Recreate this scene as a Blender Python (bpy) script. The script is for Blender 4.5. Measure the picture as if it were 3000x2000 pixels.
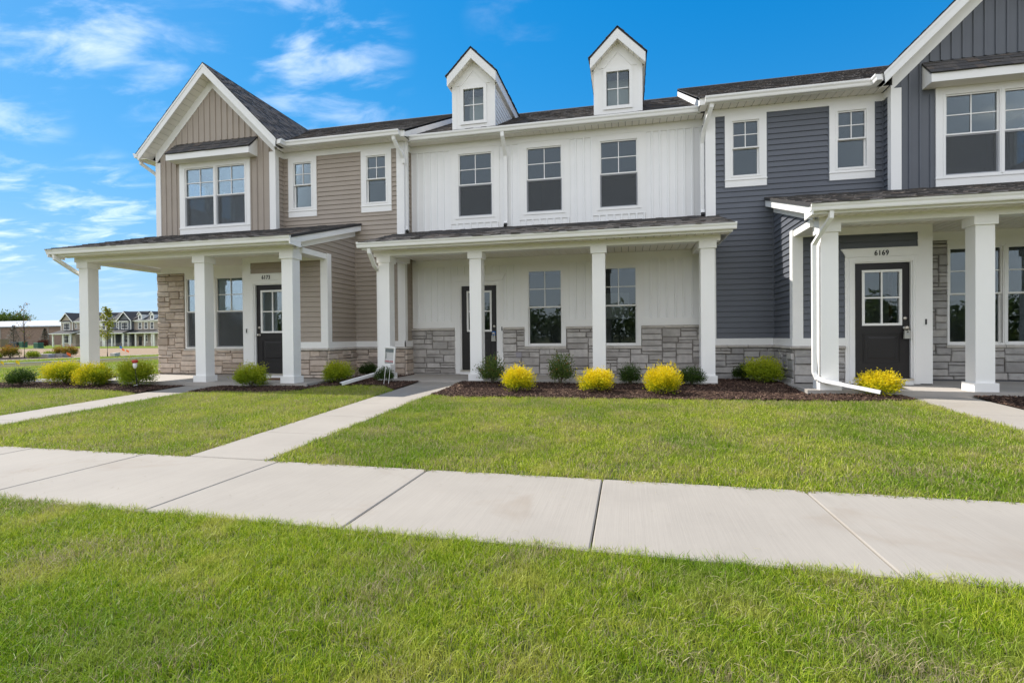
import bpy, bmesh, math, random
from mathutils import Vector, Matrix, Euler

for _o in list(bpy.data.objects):
    bpy.data.objects.remove(_o, do_unlink=True)
scene = bpy.context.scene
COL = scene.collection
RAD = math.radians

# ------------------------------------------------------------------ camera
cam_data = bpy.data.cameras.new('camera')
cam = bpy.data.objects.new('camera', cam_data)
COL.objects.link(cam)
YAW, PITCH, ROLL = RAD(12.744), RAD(-0.521), RAD(-0.5215)
_F = Vector((-math.sin(YAW) * math.cos(PITCH), math.cos(YAW) * math.cos(PITCH), math.sin(PITCH)))
_R = Vector((math.cos(YAW), math.sin(YAW), 0.0))
_U = _R.cross(_F)
_R2 = math.cos(ROLL) * _R + math.sin(ROLL) * _U
_U2 = -math.sin(ROLL) * _R + math.cos(ROLL) * _U
_m = Matrix((_R2, _U2, -_F)).transposed().to_4x4()
_m.translation = Vector((0, 0, 1.086))
cam.matrix_world = _m
cam_data.sensor_width = 36.0
cam_data.lens = 1496.8 / 3000 * 36.0
cam_data.clip_start = 0.05
cam_data.clip_end = 6000
scene.camera = cam

# ------------------------------------------------------------------ light
SUN_VEC = Vector((-0.85, 0.17, 1.0)).normalized()      # towards the sun
SUN_EL = math.asin(SUN_VEC.z)
SUN_ROT = math.atan2(SUN_VEC.x, SUN_VEC.y)              # clockwise from +Y
world = bpy.data.worlds.new('World')
scene.world = world
world.use_nodes = True
wn, wl = world.node_tree.nodes, world.node_tree.links
wn.clear()
w_out = wn.new('ShaderNodeOutputWorld')
w_bg = wn.new('ShaderNodeBackground')
w_sky = wn.new('ShaderNodeTexSky')
w_sky.sky_type = 'NISHITA'
w_sky.sun_disc = False
w_sky.sun_elevation = SUN_EL
w_sky.sun_rotation = SUN_ROT
w_sky.altitude = 200
w_sky.air_density = 1.0
w_sky.dust_density = 0.25
w_sky.ozone_density = 3.0
w_bg.inputs['Strength'].default_value = 0.10

def wnode(t, **kw):
    n = wn.new(t)
    for k, v in kw.items():
        setattr(n, k, v)
    return n

def wmath(op, a, b=None, c=None, clamp=False):
    n = wnode('ShaderNodeMath', operation=op, use_clamp=clamp)
    for i, v in enumerate((a, b, c)):
        if v is None:
            continue
        if isinstance(v, (int, float)):
            n.inputs[i].default_value = v
        else:
            wl.new(v, n.inputs[i])
    return n.outputs[0]

# high thin cloud on a plane far overhead, looked up by direction
w_tc = wnode('ShaderNodeTexCoord')
w_sep = wnode('ShaderNodeSeparateXYZ')
wl.new(w_tc.outputs['Generated'], w_sep.inputs[0])
dz = wmath('MAXIMUM', w_sep.outputs['Z'], 0.02)
px = wmath('DIVIDE', w_sep.outputs['X'], wmath('ADD', dz, 0.10))
py = wmath('DIVIDE', w_sep.outputs['Y'], wmath('ADD', dz, 0.10))
w_cmb = wnode('ShaderNodeCombineXYZ')
wl.new(px, w_cmb.inputs[0])
wl.new(py, w_cmb.inputs[1])
w_map = wnode('ShaderNodeMapping')
w_map.inputs['Rotation'].default_value = (0, 0, RAD(22))
w_map.inputs['Scale'].default_value = (0.8, 1.5, 1)
wl.new(w_cmb.outputs[0], w_map.inputs[0])
w_n1 = wnode('ShaderNodeTexNoise', noise_dimensions='3D')
w_n1.inputs['Scale'].default_value = 3.8
w_n1.inputs['Detail'].default_value = 9
w_n1.inputs['Roughness'].default_value = 0.56
w_n1.inputs['Distortion'].default_value = 0.4
wl.new(w_map.outputs[0], w_n1.inputs[0])
w_r1 = wnode('ShaderNodeMapRange', interpolation_type='SMOOTHSTEP')
w_r1.inputs['From Min'].default_value = 0.44
w_r1.inputs['From Max'].default_value = 0.78
wl.new(w_n1.outputs[0], w_r1.inputs[0])
CLOUD_BANKS = [(-0.744, 0.516, 0.425, 5.95, 0.52), (-0.701, 0.565, 0.435, 5.1, 0.46), (-0.765, 0.51, 0.394, 4.25, 0.4), (-0.687, 0.593, 0.42, 5.1, 0.32), (-0.51, 0.706, 0.491, 7.6499999999999995, 0.46), (-0.452, 0.756, 0.473, 5.95, 0.4), (-0.447, 0.789, 0.422, 5.1, 0.26), (-0.522, 0.764, 0.379, 4.25, 0.23), (-0.673, 0.634, 0.38, 4.25, 0.26), (-0.824, 0.537, 0.179, 5.1, 0.58), (-0.768, 0.614, 0.183, 5.1, 0.52), (-0.795, 0.586, 0.154, 3.4, 0.34), (-0.734, 0.652, 0.189, 3.4, 0.4), (-0.181, 0.824, 0.536, 4.25, 0.09), (-0.798, 0.518, 0.308, 3.4, 0.29), (-0.772, 0.632, 0.061, 4.25, 0.11), (-0.95, -0.2, 0.35, 22, 0.7), (0.9, 0.1, 0.5, 20, 0.5), (-0.5, -0.5, 0.75, 25, 0.6), (0.3, 0.2, 0.93, 16, 0.5), (0.7, -0.6, 0.4, 24, 0.7)]     # direction, angular radius in degrees, cover
w_bank = None
w_nrm = wnode('ShaderNodeVectorMath', operation='NORMALIZE')
wl.new(w_tc.outputs['Generated'], w_nrm.inputs[0])
for cx_, cy_, cz_, rad_, am_ in CLOUD_BANKS:
    dt = wnode('ShaderNodeVectorMath', operation='DOT_PRODUCT')
    wl.new(w_nrm.outputs[0], dt.inputs[0])
    dt.inputs[1].default_value = Vector((cx_, cy_, cz_)).normalized()
    mr = wnode('ShaderNodeMapRange', interpolation_type='SMOOTHSTEP')
    mr.inputs['From Min'].default_value = math.cos(RAD(rad_ * 1.25))
    mr.inputs['From Max'].default_value = math.cos(RAD(rad_ * .15))
    mr.inputs['To Max'].default_value = am_
    wl.new(dt.outputs['Value'], mr.inputs[0])
    w_bank = mr.outputs[0] if w_bank is None else wmath('MAXIMUM', w_bank, mr.outputs[0])
w_mask = wmath('MULTIPLY', w_r1.outputs[0], w_bank, clamp=True)
w_mask = wmath('MULTIPLY', w_mask, 0.80)
# white haze added to the unseen sky opposite the houses, whitening their shaded fronts
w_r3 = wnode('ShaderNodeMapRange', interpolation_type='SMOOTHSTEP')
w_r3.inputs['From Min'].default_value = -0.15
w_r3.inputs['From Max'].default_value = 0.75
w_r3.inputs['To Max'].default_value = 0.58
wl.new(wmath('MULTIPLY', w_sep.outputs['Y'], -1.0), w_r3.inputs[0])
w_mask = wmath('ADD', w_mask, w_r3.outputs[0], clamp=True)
w_hsv = wnode('ShaderNodeHueSaturation')
w_hsv.inputs['Saturation'].default_value = 1.43
w_hsv.inputs['Value'].default_value = 1.02
wl.new(w_sky.outputs[0], w_hsv.inputs['Color'])
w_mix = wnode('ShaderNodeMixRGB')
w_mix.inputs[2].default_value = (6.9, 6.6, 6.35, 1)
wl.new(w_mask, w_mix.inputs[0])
w_tint = wnode('ShaderNodeMixRGB', blend_type='MULTIPLY')
w_tint.inputs[0].default_value = 1.0
w_tint.inputs[2].default_value = (0.66, 0.92, 1.12, 1)
w_k = wnode('ShaderNodeMixRGB', blend_type='MULTIPLY')
w_k.inputs[0].default_value = 1.0
w_k.inputs[2].default_value = (0.25, 0.26, 0.22, 1)
wl.new(w_hsv.outputs[0], w_k.inputs[1])
w_k1 = wnode('ShaderNodeMixRGB', blend_type='ADD')
w_k1.inputs[0].default_value = 1.0
w_k1.inputs[2].default_value = (1, 1, 1, 1)
wl.new(w_k.outputs[0], w_k1.inputs[1])
w_soft = wnode('ShaderNodeMixRGB', blend_type='DIVIDE')
w_soft.inputs[0].default_value = 1.0
wl.new(w_hsv.outputs[0], w_soft.inputs[1])
wl.new(w_k1.outputs[0], w_soft.inputs[2])
wl.new(w_soft.outputs[0], w_tint.inputs[1])
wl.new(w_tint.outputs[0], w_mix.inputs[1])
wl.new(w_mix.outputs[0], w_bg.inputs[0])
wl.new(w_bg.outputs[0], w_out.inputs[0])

sun_data = bpy.data.lights.new('sun', 'SUN')
sun_data.energy = 2.2
sun_data.angle = RAD(0.5)
sun_data.color = (1.0, 0.94, 0.86)
sun = bpy.data.objects.new('sun', sun_data)
COL.objects.link(sun)
sun.rotation_euler = SUN_VEC.to_track_quat('Z', 'Y').to_euler()
sun.location = (-20, 5, 30)

scene.view_settings.view_transform = 'Standard'
scene.view_settings.look = 'None'
scene.view_settings.exposure = 1.68
scene.view_settings.gamma = 1.0
scene.view_settings.use_curve_mapping = False
scene.render.engine = 'CYCLES'
scene.cycles.max_bounces = 8
scene.cycles.transparent_max_bounces = 12
scene.cycles.caustics_reflective = False
scene.cycles.caustics_refractive = False

# ------------------------------------------------------------------ helpers
WLOC = {}

class MB:
    """collects shapes for ONE mesh object"""
    def __init__(self):
        self.v, self.f, self.t, self.tone = [], [], [], 0.5

    def face(self, pts, tone=None):
        n = len(self.v)
        self.v += [tuple(p) for p in pts]
        self.f.append(tuple(range(n, n + len(pts))))
        self.t.append(self.tone if tone is None else tone)

    def add(self, verts, faces, tone=None):
        n = len(self.v)
        self.v += [tuple(p) for p in verts]
        for f in faces:
            self.f.append(tuple(n + i for i in f))
            self.t.append(self.tone if tone is None else tone)

    def box(self, x0, x1, y0, y1, z0, z1):
        x0, x1 = min(x0, x1), max(x0, x1)
        y0, y1 = min(y0, y1), max(y0, y1)
        z0, z1 = min(z0, z1), max(z0, z1)
        vs = [(x0, y0, z0), (x1, y0, z0), (x1, y1, z0), (x0, y1, z0),
              (x0, y0, z1), (x1, y0, z1), (x1, y1, z1), (x0, y1, z1)]
        self.add(vs, [(0, 3, 2, 1), (4, 5, 6, 7), (0, 1, 5, 4), (1, 2, 6, 5), (2, 3, 7, 6), (3, 0, 4, 7)])
        return self

    def prism(self, A, B):
        """two matching outlines A and B joined"""
        n = len(A)
        fs = [tuple(range(n - 1, -1, -1)), tuple(range(n, 2 * n))]
        for i in range(n):
            j = (i + 1) % n
            fs.append((i, j, n + j, n + i))
        self.add(list(A) + list(B), fs)
        return self

    def tube(self, path, radii, seg=8, cap=True):
        rings = []
        for i, p in enumerate(path):
            p = Vector(p)
            d = (Vector(path[min(i + 1, len(path) - 1)]) - Vector(path[max(i - 1, 0)])).normalized()
            s = d.cross(Vector((0, 0, 1)))
            if s.length < 1e-3:
                s = d.cross(Vector((0, 1, 0)))
            s.normalize()
            u = s.cross(d)
            r = radii[i] if isinstance(radii, (list, tuple)) else radii
            rings.append([p + s * math.cos(a) * r + u * math.sin(a) * r for a in [2 * math.pi * k / seg for k in range(seg)]])
        vs = [q for r_ in rings for q in r_]
        fs = []
        for i in range(len(rings) - 1):
            for k in range(seg):
                a, b = i * seg + k, i * seg + (k + 1) % seg
                fs.append((a, b, b + seg, a + seg))
        if cap:
            fs.append(tuple(range(seg - 1, -1, -1)))
            fs.append(tuple(range(len(vs) - seg, len(vs))))
        self.add(vs, fs)
        return self

    def sweep(self, path, w, h, side):
        """rectangular pipe (width w along 'side') along a bent path"""
        side = Vector(side).normalized()
        P = [Vector(p) for p in path]
        rings = []
        for i, p in enumerate(P):
            d0 = (P[i] - P[i - 1]).normalized() if i else (P[1] - P[0]).normalized()
            d1 = (P[i + 1] - P[i]).normalized() if i < len(P) - 1 else d0
            d = (d0 + d1).normalized()
            s = (side - d * side.dot(d)).normalized()
            n = s.cross(d).normalized()
            k = 1.0 / max(0.5, d.dot(d0))
            rings.append([p + s * w / 2 + n * h / 2 * k, p + s * (w / 2 - .012) + n * (h / 2 - .007) * k, p - s * (w / 2 - .012) + n * (h / 2 - .007) * k, p - s * w / 2 + n * h / 2 * k,
                          p - s * w / 2 - n * h / 2 * k, p + s * w / 2 - n * h / 2 * k])
        vs = [q for r_ in rings for q in r_]
        g = 6
        fs = []
        for i in range(len(rings) - 1):
            for k in range(g):
                a, b = i * g + k, i * g + (k + 1) % g
                fs.append((a, b, b + g, a + g))
        fs.append(tuple(range(g - 1, -1, -1)))
        fs.append(tuple(range(len(vs) - g, len(vs))))
        self.add(vs, fs)
        return self

    def lathe(self, prof, c, axis='Z', seg=14):
        c = Vector(c)
        vs = []
        for r, h in prof:
            for k in range(seg):
                a = 2 * math.pi * k / seg
                if axis == 'Z':
                    vs.append(c + Vector((r * math.cos(a), r * math.sin(a), h)))
                else:
                    vs.append(c + Vector((r * math.cos(a), -h, r * math.sin(a))))
        fs = []
        for i in range(len(prof) - 1):
            for k in range(seg):
                a, b = i * seg + k, i * seg + (k + 1) % seg
                fs.append((a, b, b + seg, a + seg))
        fs.append(tuple(range(seg - 1, -1, -1)))
        fs.append(tuple(range(len(vs) - seg, len(vs))))
        self.add(vs, fs)
        return self

    def mesh(self, name, mat, smooth=False, fix=True):
        me = bpy.data.meshes.new(name)
        me.from_pydata(self.v, [], self.f)
        at = me.attributes.new('tone', 'FLOAT', 'FACE')
        at.data.foreach_set('value', self.t)
        if fix:
            bm = bmesh.new()
            bm.from_mesh(me)
            bmesh.ops.recalc_face_normals(bm, faces=bm.faces)
            bm.to_mesh(me)
            bm.free()
        me.materials.append(mat)
        if smooth:
            for p in me.polygons:
                p.use_smooth = True
        return me

    def build(self, name, mat, parent=None, smooth=False, fix=True, local=False, **props):
        return link(name, self.mesh(name, mat, smooth, fix), parent, local, **props)


def link(name, me, parent=None, local=False, **props):
    o = bpy.data.objects.new(name, me)
    COL.objects.link(o)
    if parent is not None:
        o.parent = parent
        if not local and parent.name in WLOC:
            o.matrix_parent_inverse = Matrix.Translation(-WLOC[parent.name])
    for k, v in props.items():
        o[k] = v
    return o


def thing(name, label, cat, loc=(0, 0, 0), group=None, rotz=0):
    o = bpy.data.objects.new(name, None)
    COL.objects.link(o)
    o.location = loc
    o.rotation_euler = (0, 0, rotz)
    o.empty_display_size = 0.2
    o['label'] = label
    o['category'] = cat
    if group:
        o['group'] = group
    WLOC[o.name] = Vector(loc)
    return o


def tag(o, label, cat, group=None):
    o['label'] = label
    o['category'] = cat
    if group:
        o['group'] = group
    return o


def dup(root, loc, rotz=0, scale=(1, 1, 1), label=None):
    r = root.copy()
    COL.objects.link(r)
    r.location = loc
    r.rotation_euler = (0, 0, rotz)
    r.scale = scale
    if label:
        r['label'] = label
    for ch in root.children:
        c = ch.copy()
        COL.objects.link(c)
        c.parent = r
        for g in ch.children:
            d = g.copy()
            COL.objects.link(d)
            d.parent = c
    return r

# wall frames: (a along the wall, d outwards, z) -> world
def front(Y0):
    return lambda a, d, z: (a, Y0 - d, z)

def face_r(X0):
    return lambda a, d, z: (X0 + d, a, z)

def face_l(X0):
    return lambda a, d, z: (X0 - d, a, z)

def fbox(mb, fr, a0, a1, d0, d1, z0, z1):
    p, q = fr(a0, d0, z0), fr(a1, d1, z1)
    mb.box(p[0], q[0], p[1], q[1], p[2], q[2])
    return mb

def fprism(mb, fr, poly, d0, d1):
    mb.prism([fr(a, d0, z) for a, z in poly], [fr(a, d1, z) for a, z in poly])
    return mb

def clip(poly, planes):
    """poly of (a,z); planes (na,nz,c): keep na*a+nz*z<=c"""
    for na, nz, c in planes:
        out = []
        n = len(poly)
        for i in range(n):
            p, q = poly[i], poly[(i + 1) % n]
            dp, dq = na * p[0] + nz * p[1] - c, na * q[0] + nz * q[1] - c
            if dp <= 0:
                out.append(p)
            if dp * dq < 0:
                t = dp / (dp - dq)
                out.append((p[0] + (q[0] - p[0]) * t, p[1] + (q[1] - p[1]) * t))
        poly = out
        if len(poly) < 3:
            return []
    return poly

def cut(a0, a1, z0, z1, holes):
    """pieces of a rectangle left when holes (a0,a1,z0,z1) are taken out"""
    res = [(a0, a1, z0, z1)]
    for h0, h1, k0, k1 in holes:
        nxt = []
        for b0, b1, c0, c1 in res:
            if h1 <= b0 or h0 >= b1 or k1 <= c0 or k0 >= c1:
                nxt.append((b0, b1, c0, c1))
                continue
            if h0 > b0:
                nxt.append((b0, h0, c0, c1))
            if h1 < b1:
                nxt.append((h1, b1, c0, c1))
            m0, m1 = max(b0, h0), min(b1, h1)
            if k0 > c0:
                nxt.append((m0, m1, c0, k0))
            if k1 < c1:
                nxt.append((m0, m1, k1, c1))
        res = nxt
    return [r for r in res if r[1] - r[0] > .012 and r[3] - r[2] > .008]

def wall(parent, fr, a0, a1, z0, z1, holes, mat, thick=.13, name='wall'):
    mb = MB()
    for b0, b1, c0, c1 in cut(a0, a1, z0, z1, holes):
        fbox(mb, fr, b0, b1, -thick, 0, c0, c1)
    return mb.build(name, mat, parent)

def lap(parent, fr, a0, a1, z0, z1, mat, holes=(), planes=(), expo=.1143):
    n = math.ceil((z1 - z0) / expo - 1e-6)
    for k in range(n):
        zb, zt = z0 + k * expo, min(z0 + (k + 1) * expo, z1)
        for b0, b1, c0, c1 in cut(a0, a1, zb, zt, holes):
            pl = clip([(b0, c0), (b1, c0), (b1, c1), (b0, c1)], planes)
            if not pl:
                continue
            mb = MB()
            d = lambda z: .025 - (z - zb) / expo * .020
            mb.prism([fr(a, 0, z) for a, z in pl], [fr(a, d(z), z) for a, z in pl])
            mb.build('siding_board', mat, parent)

def batten(parent, fr, a0, a1, z0, z1, mat, holes=(), planes=(), pitch=.1775, rim=True):
    n = max(1, round((a1 - a0) / pitch))
    w = (a1 - a0) / n
    for k in range(n):
        b0, b1 = a0 + k * w, a0 + (k + 1) * w
        mb = MB()
        for x0, x1, c0, c1 in cut(b0, b1, z0, z1, holes):
            pl = clip([(x0, c0), (x1, c0), (x1, c1), (x0, c1)], planes)
            if pl:
                fprism(mb, fr, pl, 0, .006)
        for x0, x1, c0, c1 in cut(b1 - .054, b1 - .006, z0, z1, holes):
            pl = clip([(x0, c0), (x1, c0), (x1, c1), (x0, c1)], planes)
            if pl:
                cx = sum(p[0] for p in pl) / len(pl)
                inn = [(cx + (p[0] - cx) * .72, p[1]) for p in pl]
                mb.prism([fr(a, .0055, z) for a, z in pl], [fr(a, .028, z) for a, z in inn])
        if mb.v:
            mb.build('siding_board', mat, parent)

def stones(parent, fr, a0, a1, z0, z1, mat, holes=(), seed=1, mortar=None, unit=.068):
    rnd = random.Random(seed)
    nz = max(1, round((z1 - z0) / unit))
    uz = (z1 - z0) / nz
    ua = .05
    na = max(1, round((a1 - a0) / ua))
    ua = (a1 - a0) / na
    occ = [[False] * na for _ in range(nz)]
    for h0, h1, k0, k1 in holes:
        for i in range(nz):
            for j in range(na):
                cz, ca = z0 + (i + .5) * uz, a0 + (j + .5) * ua
                if h0 < ca < h1 and k0 < cz < k1:
                    occ[i][j] = True
    mb = MB()
    for b0, b1, c0, c1 in cut(a0, a1, z0, z1, holes):
        fbox(mb, fr, b0, b1, 0, .006, c0, c1)
    mb.build('mortar_bed', mortar, parent)
    for i in range(nz):
        for j in range(na):
            if occ[i][j]:
                continue
            h = rnd.choices((1, 2, 3), (3, 6, 1.4))[0]
            w = rnd.randint(5, 11) if h > 1 else rnd.randint(5, 10)
            if h == 3:
                w = rnd.randint(6, 9)
            ww = 0
            while ww < w and j + ww < na and not occ[i][j + ww]:
                ww += 1
            room = 0
            while j + ww + room < na and not occ[i][j + ww + room] and room < 3:
                room += 1
            if 0 < room < 3:
                ww += room
            hh = 1
            while hh < h and i + hh < nz and all(not occ[i + hh][j + q] for q in range(ww)):
                hh += 1
            for p in range(hh):
                for q in range(ww):
                    occ[i + p][j + q] = True
            g = .0060
            x0, x1 = a0 + j * ua + g, a0 + (j + ww) * ua - g
            y0, y1 = z0 + i * uz + g, z0 + (i + hh) * uz - g
            jit = lambda s: rnd.uniform(-s, s)
            cs = [(x0 + jit(.006), y0 + jit(.004)), ((x0 + x1) / 2 + jit(.05), y0 + jit(.004)), (x1 + jit(.006), y0 + jit(.004)),
                  (x1 + jit(.006), y1 + jit(.004)), ((x0 + x1) / 2 + jit(.05), y1 + jit(.004)), (x0 + jit(.006), y1 + jit(.004))]
            cs = [(min(max(a, a0 - .002), a1 + .002), min(max(b, z0), z1)) for a, b in cs]
            ca, cb = (x0 + x1) / 2, (y0 + y1) / 2
            dep = rnd.uniform(.030, .062)
            ins = .012
            fc = [(a + (ca - a) / max(abs(ca - a), .02) * ins if abs(ca - a) > .03 else a, b + (cb - b) / max(abs(cb - b), .02) * ins * .8) for a, b in cs]
            ds = [dep + jit(.007) for _ in cs]
            m = MB()
            n0 = [fr(a, .004, b) for a, b in cs]
            n1 = [fr(a, dep * .62, b) for a, b in cs]
            n2 = [fr(a, d, b) for (a, b), d in zip(fc, ds)]
            ctr = fr(ca, dep + .004 + jit(.004), cb)
            fs = []
            for q in range(6):
                r_ = (q + 1) % 6
                fs += [(q, r_, 6 + r_, 6 + q), (6 + q, 6 + r_, 12 + r_, 12 + q), (12 + q, 12 + r_, 18)]
            m.add(n0 + n1 + n2 + [ctr], fs)
            m.build('stone', mat, parent)

def cap_stones(parent, fr, a0, a1, z0, z1, mat, seed=3, depth=.085):
    rnd = random.Random(seed)
    a = a0
    while a < a1 - .02:
        b = min(a1, a + rnd.uniform(.38, .62))
        if a1 - b < .15:
            b = a1
        m = MB()
        e = .008
        pr = [(.0, z0), (depth - .012, z0 + rnd.uniform(0, .006)), (depth, z0 + .02), (depth - .006, z1 - .014), (depth - .02, z1 - .003), (0, z1)]
        m.prism([fr(a + e * .5, d, z) for d, z in pr], [fr(b - e * .5, d + rnd.uniform(-.004, .004) if d > 0 else 0, z) for d, z in pr])
        m.build('cap_stone', mat, parent)
        a = b

def shingles(parent, mat, o, u, v, L, H, seed=1, expo=.14):
    """laid shingle courses on a slope: o eave corner, u along the eave, v up the slope"""
    rnd = random.Random(seed)
    o, u, v = Vector(o), Vector(u).normalized(), Vector(v).normalized()
    n = u.cross(v).normalized()
    if n.z < 0:
        n = -n
    mb = MB()
    k = 0
    s = -.012
    while s < H - .01:
        e = min(s + expo, H)
        x = 0.0
        while x < L - 1e-4:
            w = rnd.uniform(.09, .22)
            x1 = min(L, x + w)
            if L - x1 < .08:
                x1 = L
            hi = rnd.choice((.010, .010, .019))
            dr = rnd.choice((0, 0, -.008))
            p0, p1 = o + u * (x + .001) + v * (s + dr), o + u * (x1 - .001) + v * (s + dr)
            q0, q1 = o + u * (x + .001) + v * (e + .01), o + u * (x1 - .001) + v * (e + .01)
            vs = [p0, p1, p0 + n * hi, p1 + n * hi, q0 + n * .004, q1 + n * .004, q0, q1]
            mb.add(vs, [(0, 1, 3, 2), (2, 3, 5, 4), (0, 2, 4, 6), (1, 7, 5, 3)], rnd.random())
            x = x1
        s = e
        k += 1
    return mb.build('shingles', mat, parent, kind='stuff')

def roof_slab(parent, mat, o, u, v, L, H, th=.05, name='roof'):
    o, u, v = Vector(o), Vector(u).normalized(), Vector(v).normalized()
    n = u.cross(v).normalized()
    if n.z < 0:
        n = -n
    A = [o, o + u * L, o + u * L + v * H, o + v * H]
    return MB().prism([p - n * th for p in A], A).build(name, mat, parent)

GUT = [(0, 0), (.085, 0), (.093, .018), (.100, .055), (.118, .082), (.122, .098), (.122, .120), (.112, .122), (.110, .108), (.02, .100), (0, .125)]
def gutter(parent, mat, x0, x1, yf, zt, name='gutter'):
    """K-style gutter along X; yf front lip, zt top"""
    pr = [(yf + .122 - d, zt - .122 + z) for d, z in GUT]
    return MB().prism([(x0, y, z) for y, z in pr], [(x1, y, z) for y, z in pr]).build(name, mat, parent)

def gutter_y(parent, mat, y0, y1, xf, s, zt):
    """gutter along Y; xf the outer lip, s = direction outwards"""
    pr = [(xf - s * (.122 - d), zt - .122 + z) for d, z in GUT]
    return MB().prism([(x, y0, z) for x, z in pr], [(x, y1, z) for x, z in pr]).build('gutter', mat, parent)

# ------------------------------------------------------------------ materials
class M:
    def __init__(self, name, base=(.5, .5, .5), rough=.6, spec=.4, metal=0):
        self.m = bpy.data.materials.new(name)
        self.m.use_nodes = True
        self.n, self.l = self.m.node_tree.nodes, self.m.node_tree.links
        self.b = self.n['Principled BSDF']
        self.b.inputs['Base Color'].default_value = (*base, 1)
        self.b.inputs['Roughness'].default_value = rough
        self.b.inputs['Specular IOR Level'].default_value = spec
        self.b.inputs['Metallic'].default_value = metal
        self.tc = None

    def node(self, t, **kw):
        n = self.n.new(t)
        for k, v in kw.items():
            setattr(n, k, v)
        return n

    def coord(self, scale=(1, 1, 1), kind='Object', rot=(0, 0, 0)):
        if self.tc is None:
            self.tc = self.node('ShaderNodeTexCoord')
        mp = self.node('ShaderNodeMapping')
        mp.inputs['Scale'].default_value = scale
        mp.inputs['Rotation'].default_value = rot
        if kind == 'World':
            g = self.node('ShaderNodeNewGeometry')
            self.l.new(g.outputs['Position'], mp.inputs[0])
        else:
            self.l.new(self.tc.outputs[kind], mp.inputs[0])
        return mp.outputs[0]

    def noise(self, scale, detail=4, rough=.55, sc=(1, 1, 1), kind='World', dist=0, rot=(0, 0, 0)):
        t = self.node('ShaderNodeTexNoise')
        t.inputs['Scale'].default_value = scale
        t.inputs['Detail'].default_value = detail
        t.inputs['Roughness'].default_value = rough
        t.inputs['Distortion'].default_value = dist
        self.l.new(self.coord(sc, kind, rot), t.inputs[0])
        return t.outputs[0]

    def ramp(self, fac, stops, interp='LINEAR'):
        r = self.node('ShaderNodeValToRGB')
        r.color_ramp.interpolation = interp
        e = r.color_ramp.elements
        while len(e) > 1:
            e.remove(e[-1])
        e[0].position, e[0].color = stops[0][0], (*stops[0][1], 1)
        for p, c in stops[1:]:
            x = e.new(p)
            x.color = (*c, 1)
        self.l.new(fac, r.inputs[0])
        return r.outputs[0]

    def val(self, fac, a0, a1, b0, b1, smooth=False):
        r = self.node('ShaderNodeMapRange', interpolation_type='SMOOTHSTEP' if smooth else 'LINEAR')
        for i, v in enumerate((a0, a1, b0, b1)):
            r.inputs[i + 1].default_value = v
        self.l.new(fac, r.inputs[0])
        return r.outputs[0]

    def mix(self, fac, a, b, mode='MIX'):
        x = self.node('ShaderNodeMixRGB', blend_type=mode)
        for i, v in ((0, fac), (1, a), (2, b)):
            if isinstance(v, (int, float)):
                x.inputs[i].default_value = v
            elif isinstance(v, tuple):
                x.inputs[i].default_value = (*v, 1)
            else:
                self.l.new(v, x.inputs[i])
        return x.outputs[0]

    def math(self, op, a, b=0.0):
        x = self.node('ShaderNodeMath', operation=op)
        for i, v in ((0, a), (1, b)):
            if isinstance(v, (int, float)):
                x.inputs[i].default_value = v
            else:
                self.l.new(v, x.inputs[i])
        return x.outputs[0]

    def attr(self, name='tone'):
        a = self.node('ShaderNodeAttribute', attribute_name=name)
        return a.outputs['Fac']

    def rand(self):
        return self.node('ShaderNodeObjectInfo').outputs['Random']

    def color(self, c):
        self.l.new(c, self.b.inputs['Base Color'])
        return self

    def bump(self, h, strength=.2, dist=.01):
        b = self.node('ShaderNodeBump')
        b.inputs['Strength'].default_value = strength
        b.inputs['Distance'].default_value = dist
        self.l.new(h, b.inputs['Height'])
        self.l.new(b.outputs[0], self.b.inputs['Normal'])
        return self


def painted(name, c, rough=.5, var=.04, grain=None):
    k = M(name, c, rough, .35)
    n = k.noise(1.7, 5, .6)
    f = k.noise(28, 4, .6, (1, 1, .12) if grain == 'v' else ((.12, .12, 1) if grain == 'h' else (1, 1, 1)))
    lo, hi = tuple(x * (1 - var) for x in c), tuple(min(1, x * (1 + var)) for x in c)
    col = k.ramp(n, [(.3, lo), (.7, hi)])
    col = k.mix(k.val(k.rand(), 0, 1, 0, .05), col, tuple(x * .8 for x in c))
    k.color(col)
    k.bump(f, .12, .004)
    return k.m

MAT = {}
MAT['white'] = painted('white_trim', (.85, .84, .82), .45, .02)
MAT['white_v'] = painted('white_siding', (.86, .855, .845), .5, .02, 'v')
MAT['beige'] = painted('beige_siding', (.37, .315, .262), .55, .05, 'h')
MAT['beige_v'] = painted('beige_upright_siding', (.375, .32, .268), .55, .05, 'v')
MAT['slate'] = painted('slate_blue_siding', (.112, .122, .143), .5, .05, 'h')
MAT['slate_v'] = painted('slate_blue_upright_siding', (.114, .124, .144), .5, .05, 'v')
MAT['soffit'] = painted('soffit_white', (.84, .80, .73), .5, .02)  # warm bounce from the sunlit ground mixed into this white
MAT['gap'] = M('soffit_gap', (.06, .055, .045), .8).m
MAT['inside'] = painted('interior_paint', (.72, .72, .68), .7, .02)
MAT['inside_dim'] = painted('interior_paint_shaded', (.34, .34, .33), .7, .02)  # room paint darkened in colour for the rooms with less light
MAT['inside_floor'] = painted('interior_floor', (.42, .38, .33), .8, .1)

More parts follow.
